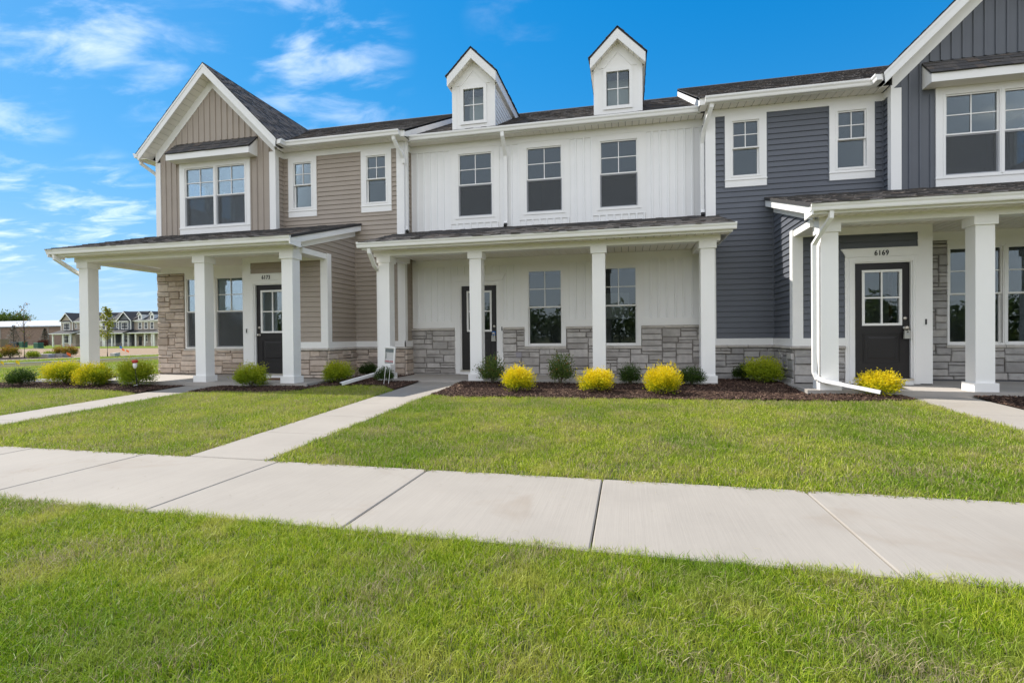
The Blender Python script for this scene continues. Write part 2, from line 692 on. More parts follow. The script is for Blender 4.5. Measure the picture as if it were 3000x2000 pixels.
def stone_mat(name, stops):
    k = M(name, rough=.85, spec=.25)
    c = k.ramp(k.rand(), stops)
    n = k.noise(9, 6, .65)
    c = k.mix(k.val(n, .35, .7, 0, .55), c, tuple(x * .62 for x in stops[1][1]))
    n2 = k.noise(3.5, 3, .6)
    c = k.mix(k.val(n2, .45, .7, 0, .35), c, tuple(min(1, x * 1.35) for x in stops[2][1]))
    k.color(c)
    k.bump(k.math('ADD', k.math('MULTIPLY', k.noise(11, 5, .6, (1, 1, 2.2)), .7), k.math('MULTIPLY', k.noise(55, 4, .6), .3)), .55, .014)
    return k.m

MAT['stone_tan'] = stone_mat('tan_stone', [(0, (.40, .32, .255)), (.3, (.53, .435, .355)), (.65, (.60, .50, .42)), (.9, (.62, .54, .47)), (1, (.34, .285, .245))])
MAT['stone_grey'] = stone_mat('grey_stone', [(0, (.32, .295, .275)), (.35, (.45, .425, .40)), (.7, (.52, .49, .465)), (.92, (.56, .53, .50)), (1, (.30, .285, .27))])
MAT['stone_dark'] = stone_mat('dark_grey_stone', [(0, (.28, .265, .255)), (.35, (.38, .365, .355)), (.7, (.45, .43, .41)), (.92, (.52, .49, .455)), (1, (.26, .25, .25))])
MAT['mortar'] = painted('mortar', (.29, .265, .24), .9, .1)
MAT['cap'] = stone_mat('cap_stone', [(0, (.44, .40, .36)), (.35, (.49, .455, .41)), (.7, (.53, .49, .44)), (1, (.56, .52, .47))])

k = M('roof_shingle', rough=.9, spec=.2)
c = k.ramp(k.attr(), [(0, (.055, .054, .056)), (.3, (.075, .072, .071)), (.6, (.092, .085, .080)), (.85, (.118, .105, .095)), (.95, (.14, .108, .085)), (1, (.065, .064, .068))])
n = k.noise(240, 2, .7)
n4 = k.noise(34, 3, .7)
c = k.mix(k.val(n, .35, .7, 0, .4), c, (.16, .15, .14))
c = k.mix(k.val(n4, .42, .64, 0, .5), c, (.045, .044, .047))
k.color(c)
k.bump(n, .5, .003)
MAT['shingle'] = k.m
MAT['roof'] = M('roof_deck', (.045, .044, .045), .9).m
MAT['black'] = M('black_plastic', (.02, .02, .02), .5).m

def concrete(name, c, brush=None):
    k = M(name, c, .85, .25)
    n = k.noise(1.1, 6, .6)
    col = k.ramp(n, [(.3, tuple(x * .90 for x in c)), (.55, c), (.75, tuple(min(1, x * 1.06) for x in c))])
    st = k.noise(.9, 4, .6, kind='World', dist=1.2)
    col = k.mix(k.val(st, .56, .76, 0, .4, True), col, (c[0] * .72, c[1] * .62, c[2] * .52))
    sp = k.noise(160, 3, .7)
    col = k.mix(k.val(sp, .62, .72, 0, .35), col, tuple(x * .6 for x in c))
    br = k.noise(1, 4, .7, (130, 1.6, 3) if brush == 'x' else (1.6, 130, 3))
    col = k.mix(k.val(br, .3, .7, .38, 0), col, tuple(x * .70 for x in c))
    k.color(col)
    k.bump(br, .35, .004)
    return k.m
MAT['walk'] = concrete('sidewalk_concrete', (.335, .306, .264), 'x')
MAT['path'] = concrete('walkway_concrete', (.335, .306, .266), 'y')
MAT['slab'] = concrete('porch_concrete', (.40, .37, .335), 'y')
MAT['kerb'] = concrete('kerb_concrete', (.42, .40, .38), 'y')
MAT['asphalt'] = concrete('road_surface', (.36, .345, .33), 'y')

def glass_mat(name, tint=(.86, .9, .9), refl=1.0):
    k = M(name)
    k.n.remove(k.b)
    out = k.n['Material Output']
    tr = k.node('ShaderNodeBsdfTransparent')
    tr.inputs[0].default_value = (*tint, 1)
    gl = k.node('ShaderNodeBsdfGlossy')
    gl.inputs['Roughness'].default_value = .01
    gl.inputs[0].default_value = (.82, .92, 1, 1)
    fr = k.node('ShaderNodeFresnel')
    fr.inputs[0].default_value = 1.6
    f = k.math('MULTIPLY', k.math('ADD', k.math('MULTIPLY', fr.outputs[0], .72), .012), refl)
    ms = k.node('ShaderNodeMixShader')
    k.l.new(f, ms.inputs[0])
    k.l.new(tr.outputs[0], ms.inputs[1])
    k.l.new(gl.outputs[0], ms.inputs[2])
    # slight waviness of real panes
    b = k.node('ShaderNodeBump')
    b.inputs['Strength'].default_value = .02
    b.inputs['Distance'].default_value = .05
    k.l.new(k.noise(2.2, 1, .4), b.inputs['Height'])
    k.l.new(b.outputs[0], gl.inputs['Normal'])
    k.l.new(ms.outputs[0], out.inputs[0])
    return k.m
MAT['glass'] = glass_mat('window_glass')
k = M('insect_screen')
k.b.inputs['Base Color'].default_value = (.10, .107, .113, 1)
k.b.inputs['Roughness'].default_value = .9
k.b.inputs['Alpha'].default_value = .50
MAT['screen'] = k.m
MAT['screen_frame'] = M('screen_frame', (.30, .31, .33), .5).m

k = painted('black_door_paint', (.018, .016, .0165), .42, .1)
MAT['door'] = k
MAT['nickel'] = M('satin_nickel', (.62, .58, .52), .3, .5, 1).m
MAT['digit'] = M('black_metal', (.015, .014, .013), .5).m
MAT['lockbox'] = painted('lockbox_grey', (.42, .42, .38), .5, .05)
MAT['plastic_dark'] = M('dark_lens', (.03, .03, .035), .3).m
MAT['outlet'] = painted('outlet_grey', (.33, .31, .34), .5, .03)
k = M('lamp_glow', (.9, .5, .2))
k.b.inputs['Emission Color'].default_value = (1.0, .42, .12, 1)
k.b.inputs['Emission Strength'].default_value = 1.3
MAT['lamp'] = k.m

# grass, soil, mulch
def leafy(name, stops, trans=.35, rough=.55, patch=None, straw=None):
    k = M(name, rough=rough, spec=.22)
    t = k.attr('tone')
    c = k.ramp(t, stops)
    if patch:
        n = k.noise(patch[0], 3, .6)
        c = k.mix(k.val(n, .46, .66, 0, patch[2], True), c, patch[1])
        n2 = k.noise(patch[0] * .23, 3, .55)
        c = k.mix(k.val(n2, .45, .62, 0, .6, True), c, patch[3])
    if straw:
        n = k.noise(straw[0], 4, .65, dist=.5)
        thr = k.val(n, .42, .72, straw[1], straw[2], True)
        r = k.attr('rnd')
        is_s = k.math('LESS_THAN', r, thr)
        c = k.mix(is_s, c, k.ramp(t, [(0, (.30, .25, .12)), (.5, (.42, .36, .20)), (1, (.50, .42, .27))]))
    k.color(c)
    out = k.n['Material Output']
    tl = k.node('ShaderNodeBsdfTranslucent')
    k.l.new(c, tl.inputs[0])
    ms = k.node('ShaderNodeMixShader')
    ms.inputs[0].default_value = trans
    k.l.new(k.b.outputs[0], ms.inputs[1])
    k.l.new(tl.outputs[0], ms.inputs[2])
    k.l.new(ms.outputs[0], out.inputs[0])
    return k.m
GR = [(0, (.085, .165, .008)), (.35, (.24, .355, .014)), (.7, (.41, .485, .024)), (1, (.62, .62, .13))]
MAT['grass'] = leafy('grass_blades', GR, .36, .45, (2.2, (.48, .47, .10), .7, (.11, .235, .010)), (1.5, .08, .55))
MAT['soil'] = painted('lawn_soil', (.055, .07, .018), .95, .25)
k = M('mulch_base', rough=.95, spec=.15)
n = k.noise(60, 5, .7)
k.color(k.ramp(n, [(.3, (.018, .011, .009)), (.6, (.05, .031, .025)), (.8, (.10, .065, .05))]))
k.bump(n, .9, .03)
MAT['mulch'] = k.m
k = M('mulch_chip', rough=.9, spec=.2)
k.color(k.ramp(k.rand(), [(0, (.022, .013, .010)), (.5, (.060, .035, .026)), (.85, (.11, .066, .048)), (1, (.24, .16, .11))]))
MAT['chip'] = k.m

def far_grass(name, a, b, c3):
    k = M(name, rough=.95, spec=.1)
    n = k.noise(.35, 6, .65, (1, .35, 1))
    n2 = k.noise(14, 5, .7)
    c = k.ramp(n, [(.3, a), (.5, b), (.7, c3)])
    c = k.mix(k.val(n2, .3, .75, 0, .6), c, tuple(x * .5 for x in b))
    k.color(c)
    k.bump(n2, .8, .06)
    return k.m
MAT['far_lawn'] = far_grass('far_lawn', (.10, .16, .014), (.15, .205, .018), (.20, .235, .03))
MAT['field'] = far_grass('open_field', (.10, .12, .03), (.14, .13, .05), (.20, .165, .09))
MAT['dirt'] = far_grass('dirt', (.30, .22, .15), (.36, .265, .18), (.26, .21, .12))

MAT['yellow_leaf'] = leafy('golden_leaves', [(0, (.12, .22, .012)), (.25, (.32, .40, .015)), (.5, (.66, .58, .014)), (.8, (.80, .62, .012)), (1, (.84, .70, .06))], .35, .5)
MAT['lime_leaf'] = leafy('lime_leaves', [(0, (.10, .18, .012)), (.4, (.25, .34, .018)), (.75, (.40, .44, .022)), (1, (.58, .52, .03))], .3)
MAT['gold_green'] = leafy('gold_green_leaves', [(0, (.10, .18, .012)), (.3, (.25, .34, .016)), (.55, (.55, .50, .016)), (1, (.84, .68, .02))], .3)
MAT['box_leaf'] = leafy('boxwood_leaves', [(0, (.018, .040, .008)), (.5, (.042, .085, .012)), (.85, (.08, .135, .020)), (1, (.13, .17, .035))], .2, .4)
MAT['red_leaf'] = leafy('bronze_tipped_leaves', [(0, (.06, .11, .025)), (.5, (.10, .16, .032)), (.82, (.16, .20, .04)), (.92, (.30, .13, .04)), (1, (.42, .12, .04))], .25)
MAT['orange_leaf'] = leafy('bronze_orange_leaves', [(0, (.05, .08, .012)), (.4, (.12, .14, .015)), (.7, (.30, .17, .02)), (1, (.45, .17, .03))], .3)
MAT['tree_leaf'] = leafy('young_tree_leaves', [(0, (.14, .18, .012)), (.5, (.27, .28, .015)), (1, (.42, .38, .02))], .4)
MAT['spruce'] = leafy('spruce_needles', [(0, (.014, .026, .018)), (.6, (.03, .05, .03)), (1, (.05, .075, .04))], .1)
MAT['far_tree'] = leafy('far_tree_leaves', [(0, (.05, .085, .014)), (.5, (.09, .14, .022)), (1, (.17, .21, .04))], .3)
MAT['bark'] = painted('bark', (.085, .065, .05), .9, .2)
MAT['flag_y'] = M('yellow_flag', (.75, .52, .01), .6).m
MAT['flag_o'] = M('orange_flag', (.85, .17, .03), .6).m
MAT['flag_b'] = M('blue_flag', (.02, .16, .5), .6).m
MAT['red'] = M('red_plastic', (.50, .05, .03), .5).m
MAT['grey_metal'] = M('grey_metal', (.30, .31, .32), .5, .4, .4).m
MAT['utility_green'] = painted('utility_green', (.05, .12, .08), .6, .1)
MAT['utility_grey'] = painted('utility_dark', (.05, .055, .06), .6, .1)
MAT['paper'] = M('paper', (.86, .85, .86), .6).m
MAT['band'] = M('sign_band', (.24, .28, .30), .6).m
MAT['ink'] = M('red_ink', (.45, .03, .06), .6).m
MAT['print'] = M('grey_print', (.42, .45, .47), .6).m
MAT['acrylic'] = glass_mat('clear_acrylic', (.95, .95, .95), .5)
MAT['mat'] = painted('door_mat', (.14, .07, .035), .95, .2)
MAT['brick'] = None
k = M('brown_brick', rough=.9, spec=.2)
bt = k.node('ShaderNodeTexBrick')
bt.inputs['Scale'].default_value = 1
bt.inputs['Brick Width'].default_value = .8
bt.inputs['Row Height'].default_value = .3
bt.inputs['Mortar Size'].default_value = .03
bt.inputs['Color1'].default_value = (.19, .13, .10, 1)
bt.inputs['Color2'].default_value = (.25, .175, .135, 1)
bt.inputs['Mortar'].default_value = (.28, .23, .19, 1)
k.l.new(k.coord((1, 1, 1), 'World', (RAD(90), 0, 0)), bt.inputs[0])
k.color(bt.outputs[0])
MAT['brick'] = k.m
MAT['metal_roof'] = painted('pale_metal_roof', (.40, .43, .47), .5, .06)
MAT['far_glass'] = M('far_glass', (.03, .04, .05), .12, .6).m

# ------------------------------------------------------------------ ground
def walk_z(Y):
    return -.092 if Y < 4.3 else min(.15, -.092 + (Y - 4.3) * .0385)

def ground_z(X, Y):
    """turf soil level"""
    z = walk_z(Y) - .02
    if Y < 0:
        z = -.112 - min(1, -Y / 40) * .3
    t = min(1, max(0, (-13.6 - X) / 17))
    t = t * t * (3 - 2 * t)
    z = z + (-.31 - z) * t
    t = min(1, max(0, (Y - 22) / 20))
    z = z + (-.31 - z) * t
    return z

def sheet(name, xs, ys, zf, mat, kind='structure'):
    v = [(x, y, zf(x, y)) for y in ys for x in xs]
    n = len(xs)
    f = [(j * n + i, j * n + i + 1, (j + 1) * n + i + 1, (j + 1) * n + i) for j in range(len(ys) - 1) for i in range(n - 1)]
    me = bpy.data.meshes.new(name)
    me.from_pydata(v, [], f)
    me.materials.append(mat)
    for p in me.polygons:
        p.use_smooth = True
    return link(name, me, kind=kind)

def lin(a, b, n):
    return [a + (b - a) * i / n for i in range(n + 1)]

GX = [-3000, -1200, -500, -260, -180] + lin(-140, -36, 26) + lin(-32, 12, 88) + [16, 24, 40, 80, 200, 600, 1500, 3000]
GY = [-3000, -1000, -300, -120, -60, -40, -20, -10] + lin(-5, 22, 54) + lin(24, 120, 32) + [160, 260, 600, 1500, 3000]
sheet('ground', GX, GY, lambda x, y: ground_z(x, y) - .012, MAT['field'])

def patch(name, poly, dz, mat, step=.35, kind='structure'):
    """flat-ish patch that follows the ground; poly in X,Y"""
    bm = bmesh.new()
    vs = [bm.verts.new((x, y, 0)) for x, y in poly]
    bm.faces.new(vs)
    x0, x1 = min(p[0] for p in poly), max(p[0] for p in poly)
    y0, y1 = min(p[1] for p in poly), max(p[1] for p in poly)
    for ax, a, b in ((0, x0, x1), (1, y0, y1)):
        n = int((b - a) / step)
        for i in range(1, n + 1):
            c = a + (b - a) * i / (n + 1)
            co = (c, 0, 0) if ax == 0 else (0, c, 0)
            no = (1, 0, 0) if ax == 0 else (0, 1, 0)
            bmesh.ops.bisect_plane(bm, geom=bm.verts[:] + bm.edges[:] + bm.faces[:], plane_co=co, plane_no=no)
    for v in bm.verts:
        v.co.z = dz(v.co.x, v.co.y) if callable(dz) else ground_z(v.co.x, v.co.y) + dz
    bmesh.ops.recalc_face_normals(bm, faces=bm.faces)
    me = bpy.data.meshes.new(name)
    bm.to_mesh(me)
    bm.free()
    if me.polygons[0].normal.z < 0:
        me.flip_normals()
    me.materials.append(mat)
    o = link(name, me)
    if kind:
        o['kind'] = kind
    return o

# pavement: a row of cast slabs beside the street lawn
def slab_piece(parent, poly, zf, th, mat, name='concrete_slab'):
    e = .0045
    cx, cy = sum(p[0] for p in poly) / 4, sum(p[1] for p in poly) / 4
    def ins(k):
        return [(x + (cx - x) / abs(cx - x) * k, y + (cy - y) / abs(cy - y) * k) for x, y in poly]
    o0, o1 = ins(e), ins(e + .008)
    vs = [(x, y, zf(y) - th) for x, y in o0] + [(x, y, zf(y) - .007) for x, y in o0] + [(x, y, zf(y)) for x, y in o1]
    fs = [(8, 9, 10, 11)]
    for i in range(4):
        j = (i + 1) % 4
        fs += [(i, j, 4 + j, 4 + i), (4 + i, 4 + j, 8 + j, 8 + i)]
    mb = MB()
    mb.add(vs, fs)
    return mb.build(name, mat, parent)

side = patch('sidewalk', [(-24, 2.93), (9, 2.75), (9, 4.2), (-24, 4.44)], lambda x, y: -.135, MAT['soil'], 3)
far_y = lambda x: 4.262 - .0135 * x - .0
near_y = lambda x: 2.822 - .0125 * x
JX = [-23.1, -21.6, -20.1, -18.55, -17.05, -15.5, -14.0, -12.45, -10.95, -9.4, -7.9, -6.4, -4.88, -3.28, -1.745, -.208, 1.295, 2.82, 4.35, 5.87, 7.4, 8.9]
for a, b in zip(JX[:-1], JX[1:]):
    slab_piece(side, [(a, near_y(a)), (b, near_y(b)), (b, far_y(b)), (a, far_y(a))], lambda y: -.092, .09, MAT['walk'])

def walkway(x0, x1, y0, y1, joints, lean=0):
    w = patch('walkway', [(x0, y0), (x1, y0), (x1, y1), (x0, y1)], lambda x, y: walk_z(y) - .045, MAT['soil'], 1)
    ys = [y0] + joints + [y1]
    for a, b in zip(ys[:-1], ys[1:]):
        slab_piece(w, [(x0, a), (x1, a), (x1, b), (x0, b)], walk_z, .09, MAT['path'])
    return w
walkway(-9.28, -8.36, far_y(-8.9) + .012, 9.17, [5.55, 6.7, 7.85])
walkway(-4.36, -3.43, far_y(-3.9) + .012, 10.25, [5.42, 6.48, 7.55, 8.6, 9.6])
walkway(4.22, 5.14, far_y(4.7) + .012, 9.17, [5.4, 6.5, 7.65, 8.6])

def porch_slab(x0, x1, y0, y1):
    mb = MB().box(x0, x1, y0, y1, -.1, .178)
    o = mb.build('porch_slab', MAT['slab'])
    o['kind'] = 'structure'
porch_slab(-12.3, -6.36, 9.185, 11.24)
porch_slab(-5.15, 1.66, 10.265, 11.97)
porch_slab(2.86, 8.75, 9.185, 11.24)

# planting beds
def bed_z(x, y):
    return walk_z(y) + .012 + .03 * math.sin(x * 2.1) * math.sin(y * 3.3 + x) * .5
BEDS = [
    [(-14.6, 8.36), (-13.3, 8.33), (-11.8, 8.45), (-10.6, 8.40), (-9.30, 8.05), (-9.30, 9.18), (-12.32, 9.18), (-12.32, 11.3), (-14.2, 11.3)],
    [(-8.34, 8.2), (-7.8, 8.45), (-6.9, 8.42), (-6.3, 8.62), (-6.05, 9.25), (-5.5, 9.55), (-4.8, 9.5), (-4.38, 9.0), (-4.38, 10.26), (-5.17, 10.26), (-5.17, 11.95), (-6.34, 11.6), (-6.34, 9.18), (-8.34, 9.18)],
    [(-3.41, 8.5), (-2.9, 8.3), (-1.9, 8.38), (-.2, 8.4), (1.4, 8.46), (2.9, 8.5), (3.7, 8.62), (4.20, 8.72), (4.20, 9.18), (2.85, 9.18), (2.85, 11.6), (1.68, 11.6), (1.68, 10.26), (-3.41, 10.26)],
    [(5.16, 8.1), (6.2, 8.3), (8.7, 8.3), (8.7, 9.18), (5.16, 9.18)],
]
bed_obj = [patch('mulch_bed', b, bed_z, MAT['mulch'], .12) for b in BEDS]

# the street the picture is taken from
def level_strip(name, y0, y1, z, th, mat):
    o = MB().box(-31.5, 140, y0, y1, z - th, z).build(name, mat)
    o['kind'] = 'structure'
level_strip('kerb', -.95, -.78, -.10, .35, MAT['kerb'])
level_strip('street', -9.4, -.951, -.235, .3, MAT['asphalt'])
level_strip('kerb', -9.57, -9.401, -.10, .6, MAT['kerb'])

# lawns
LAWNS = {
    'verge': [(-24, -.77), (9, -.77), (9, near_y(9) + .004), (-24, near_y(-24) + .004)],
    'left': [(-16, far_y(-16) - .022), (-9.285, far_y(-9.28) - .022), (-9.285, 8.03), (-10.6, 8.38), (-11.8, 8.43), (-13.3, 8.31), (-14.6, 8.34), (-16, 8.3)],
    'middle': [(-8.355, far_y(-8.3) - .022), (-4.365, far_y(-4.3) - .022), (-4.385, 8.98), (-4.8, 9.48), (-5.5, 9.53), (-6.05, 9.23), (-6.28, 8.60), (-6.9, 8.40), (-7.8, 8.43), (-8.345, 8.18)],
    'right': [(-3.425, far_y(-3.4) - .022), (4.215, far_y(4.2) - .022), (4.21, 8.70), (3.7, 8.60), (2.9, 8.48), (1.4, 8.44), (-.2, 8.38), (-1.9, 8.36), (-2.9, 8.28), (-3.42, 8.48)],
    'far right': [(5.145, far_y(5.1) - .004), (9, far_y(9) - .004), (9, 8.3), (6.2, 8.28), (5.145, 8.08)],
}
for nme, poly in LAWNS.items():
    patch('lawn', poly, 0.0, MAT['soil'], .4)

# ---- blades: tufts spread over the lawns by geometry nodes
def tuft(seed, n, rad, hmin, hmax, w, flop=.35):
    rnd = random.Random(seed)
    v, f, tone, rn = [], [], [], []
    for _ in range(n):
        r, a = rad * math.sqrt(rnd.random()), rnd.uniform(0, 2 * math.pi)
        x, y = r * math.cos(a), r * math.sin(a)
        h = rnd.uniform(hmin, hmax)
        a2 = rnd.uniform(0, 2 * math.pi)
        fl = abs(rnd.gauss(0, flop)) + .1
        dx, dy = math.cos(a2), math.sin(a2)
        ww = w * rnd.uniform(.7, 1.2)
        a3 = rnd.uniform(0, math.pi)
        sx, sy = math.cos(a3) * ww / 2, math.sin(a3) * ww / 2
        t, q = rnd.random(), rnd.random()
        b = len(v)
        for lv, wd in ((0, 1), (.5, .85), (.85, .5)):
            o = fl * h * lv * lv
            zz = h * lv * (1 - .25 * fl * lv)
            v += [(x + dx * o - sx * wd, y + dy * o - sy * wd, zz), (x + dx * o + sx * wd, y + dy * o + sy * wd, zz)]
        o = fl * h
        v.append((x + dx * o, y + dy * o, h * (1 - .3 * fl)))
        f += [(b, b + 1, b + 3, b + 2), (b + 2, b + 3, b + 5, b + 4), (b + 4, b + 5, b + 6)]
        tone += [t] * 3
        rn += [q] * 3
    me = bpy.data.meshes.new('tuft')
    me.from_pydata(v, [], f)
    for nm, vals in (('tone', tone), ('rnd', rn)):
        at = me.attributes.new(nm, 'FLOAT', 'FACE')
        at.data.foreach_set('value', vals)
    return me

def source(me, mat):
    me.materials.append(mat)
    return bpy.data.objects.new('source', me)

def scatter(name, polys, zoff, srcs, density, smin, smax, tilt, seed, kind='stuff', step=.5, zf=None):
    """one stuff object whose geometry nodes spread the sources over its own patch"""
    bm = bmesh.new()
    for poly in polys:
        vs = [bm.verts.new((x, y, 0)) for x, y in poly]
        bm.faces.new(vs)
    x0, x1 = min(p[0] for q in polys for p in q), max(p[0] for q in polys for p in q)
    y0, y1 = min(p[1] for q in polys for p in q), max(p[1] for q in polys for p in q)
    for ax, a, b in ((0, x0, x1), (1, y0, y1)):
        n = int((b - a) / step)
        for i in range(1, n + 1):
            c = a + (b - a) * i / (n + 1)
            bmesh.ops.bisect_plane(bm, geom=bm.verts[:] + bm.edges[:] + bm.faces[:], plane_co=(c, 0, 0) if ax == 0 else (0, c, 0), plane_no=(1, 0, 0) if ax == 0 else (0, 1, 0))
    for v in bm.verts:
        v.co.z = (zf(v.co.x, v.co.y) if zf else ground_z(v.co.x, v.co.y)) + zoff
    me = bpy.data.meshes.new(name)
    bmesh.ops.recalc_face_normals(bm, faces=bm.faces)
    bm.to_mesh(me)
    bm.free()
    o = link(name, me, kind=kind)
    ng = bpy.data.node_groups.new(name, 'GeometryNodeTree')
    ng.interface.new_socket('Geometry', in_out='INPUT', socket_type='NodeSocketGeometry')
    ng.interface.new_socket('Geometry', in_out='OUTPUT', socket_type='NodeSocketGeometry')
    N, L = ng.nodes, ng.links
    gi, go = N.new('NodeGroupInput'), N.new('NodeGroupOutput')
    dp = N.new('GeometryNodeDistributePointsOnFaces')
    dp.inputs['Density'].default_value = density
    dp.inputs['Seed'].default_value = seed
    L.new(gi.outputs[0], dp.inputs['Mesh'])
    ip = N.new('GeometryNodeInstanceOnPoints')
    L.new(dp.outputs['Points'], ip.inputs['Points'])
    jn = N.new('GeometryNodeJoinGeometry')
    for s in reversed(srcs):
        oi = N.new('GeometryNodeObjectInfo')
        oi.inputs['Object'].default_value = s
        oi.inputs['As Instance'].default_value = True
        L.new(oi.outputs['Geometry'], jn.inputs[0])
    L.new(jn.outputs[0], ip.inputs['Instance'])
    ip.inputs['Pick Instance'].default_value = True
    ri = N.new('FunctionNodeRandomValue')
    ri.data_type = 'INT'
    ri.inputs['Min'].default_value = 0
    for sck in ri.inputs:
        if sck.name == 'Max' and sck.type == 'INT':
            sck.default_value = len(srcs) - 1
        if sck.name == 'Min' and sck.type == 'INT':
            sck.default_value = 0
    L.new([q for q in ri.outputs if q.type == 'INT'][0], ip.inputs['Instance Index'])
    rr = N.new('FunctionNodeRandomValue')
    rr.data_type = 'FLOAT_VECTOR'
    rr.inputs[0].default_value = (-tilt, -tilt, 0)
    rr.inputs[1].default_value = (tilt, tilt, 6.283)
    L.new(rr.outputs[0], ip.inputs['Rotation'])
    rs = N.new('FunctionNodeRandomValue')
    rs.data_type = 'FLOAT'
    for sck in rs.inputs:
        if sck.type == 'VALUE' and sck.name == 'Min':
            sck.default_value = smin
        if sck.type == 'VALUE' and sck.name == 'Max':
            sck.default_value = smax
    L.new([q for q in rs.outputs if q.type == 'VALUE'][0], ip.inputs['Scale'])
    L.new(ip.outputs[0], go.inputs[0])
    md = o.modifiers.new('scatter', 'NODES')
    md.node_group = ng
    return o

NEAR = [source(tuft(10 + i, 26, .055, .030, .064, .0027, .55), MAT['grass']) for i in range(4)]
NEAR.append(source(tuft(19, 24, .06, .02, .045, .0027, 1.2), MAT['grass']))
MID = [source(tuft(30 + i, 20, .07, .034, .070, .0052, .6), MAT['grass']) for i in range(4)]
FAR = [source(tuft(50 + i, 26, .26, .05, .09, .022, .6), MAT['grass']) for i in range(3)]
scatter('grass', [[(-8, .5), (4.5, .5), (4.5, near_y(4.5) + .02), (-8, near_y(-8) + .02)]], 0, NEAR, 1050, .75, 1.25, .12, 1)
scatter('grass', [LAWNS['left']], 0, MID, 330, .8, 1.2, .1, 2)
scatter('grass', [LAWNS['middle']], 0, MID, 480, .8, 1.2, .1, 3)
scatter('grass', [LAWNS['right']], 0, MID, 480, .8, 1.2, .1, 4)
scatter('grass', [LAWNS['far right']], 0, MID, 330, .8, 1.2, .1, 5)

# loose straw on the street lawn
def straw(seed):
    rnd = random.Random(seed)
    mb = MB()
    L = rnd.uniform(.025, .075)
    b = rnd.uniform(-.12, .12)
    w = .0005
    pts = [Vector((L * (t - .5), b * L * (t - .5) * (t - .5) * 4, .004 + .012 * math.sin(t * 3.1))) for t in (0, .25, .5, .75, 1)]
    for p, q in zip(pts[:-1], pts[1:]):
        mb.face([p + Vector((0, -w, 0)), q + Vector((0, -w, 0)), q + Vector((0, w, .001)), p + Vector((0, w, .001))])
    me = mb.mesh('straw', MAT['straw'], fix=False)
    return bpy.data.objects.new('source', me)
MAT['straw'] = painted('dry_straw', (.30, .27, .13), .8, .25)
STRAW = [straw(i) for i in range(6)]
scatter('straw', [[(.15, 1.55), (.6, 1.5), (1.1, 1.9), (1.3, 2.35), (.9, 2.66), (.3, 2.6), (0, 2.1)]], .03, STRAW, 380, .7, 1.3, .5, 8)
scatter('straw', [[(-7, .8), (4, .8), (4, 2.7), (-7, 2.82)]], .028, STRAW, 70, .6, 1.2, .6, 9)
scatter('straw', [LAWNS['right'], LAWNS['middle']], .034, STRAW, 50, .7, 1.3, .4, 11)

# dry clippings blown onto the concrete
scatter('grass_clippings', [[(-12, near_y(-12) + .03), (6, near_y(6) + .03), (6, far_y(6) - .03), (-12, far_y(-12) - .03)]], -.088, STRAW, 9, .3, .8, .1, 14, zf=lambda x, y: 0, step=4)

# bark chips
def chip(seed):
    rnd = random.Random(seed)
    mb = MB()
    l, w, h = rnd.uniform(.022, .055), rnd.uniform(.007, .016), rnd.uniform(.003, .008)
    A = [(-l / 2, -w / 2 * rnd.uniform(.4, 1), 0), (l / 2, -w / 2 * rnd.uniform(.4, 1), 0), (l / 2 * .9, w / 2, 0), (-l / 2 * .8, w / 2, 0)]
    B = [(x * .9, y * .8, h * rnd.uniform(.7, 1.3)) for x, y, z in A]
    mb.prism(A, B)
    return bpy.data.objects.new('source', mb.mesh('chip', MAT['chip']))
CHIPS = [chip(i) for i in range(7)]
for i, b in enumerate(BEDS):
    scatter('mulch', [b], .004, CHIPS, 1500 if i in (1, 2) else 1100, .7, 1.5, .6, 20 + i, zf=bed_z, step=.15)

# ------------------------------------------------------------------ house pieces
def ring(mb, fr, a0, a1, z0, z1, w, d0, d1):
    fbox(mb, fr, a0, a0 + w, d0, d1, z0, z1)
    fbox(mb, fr, a1 - w, a1, d0, d1, z0, z1)
    fbox(mb, fr, a0 + w, a1 - w, d0, d1, z0, z0 + w)
    fbox(mb, fr, a0 + w, a1 - w, d0, d1, z1 - w, z1)
    return mb

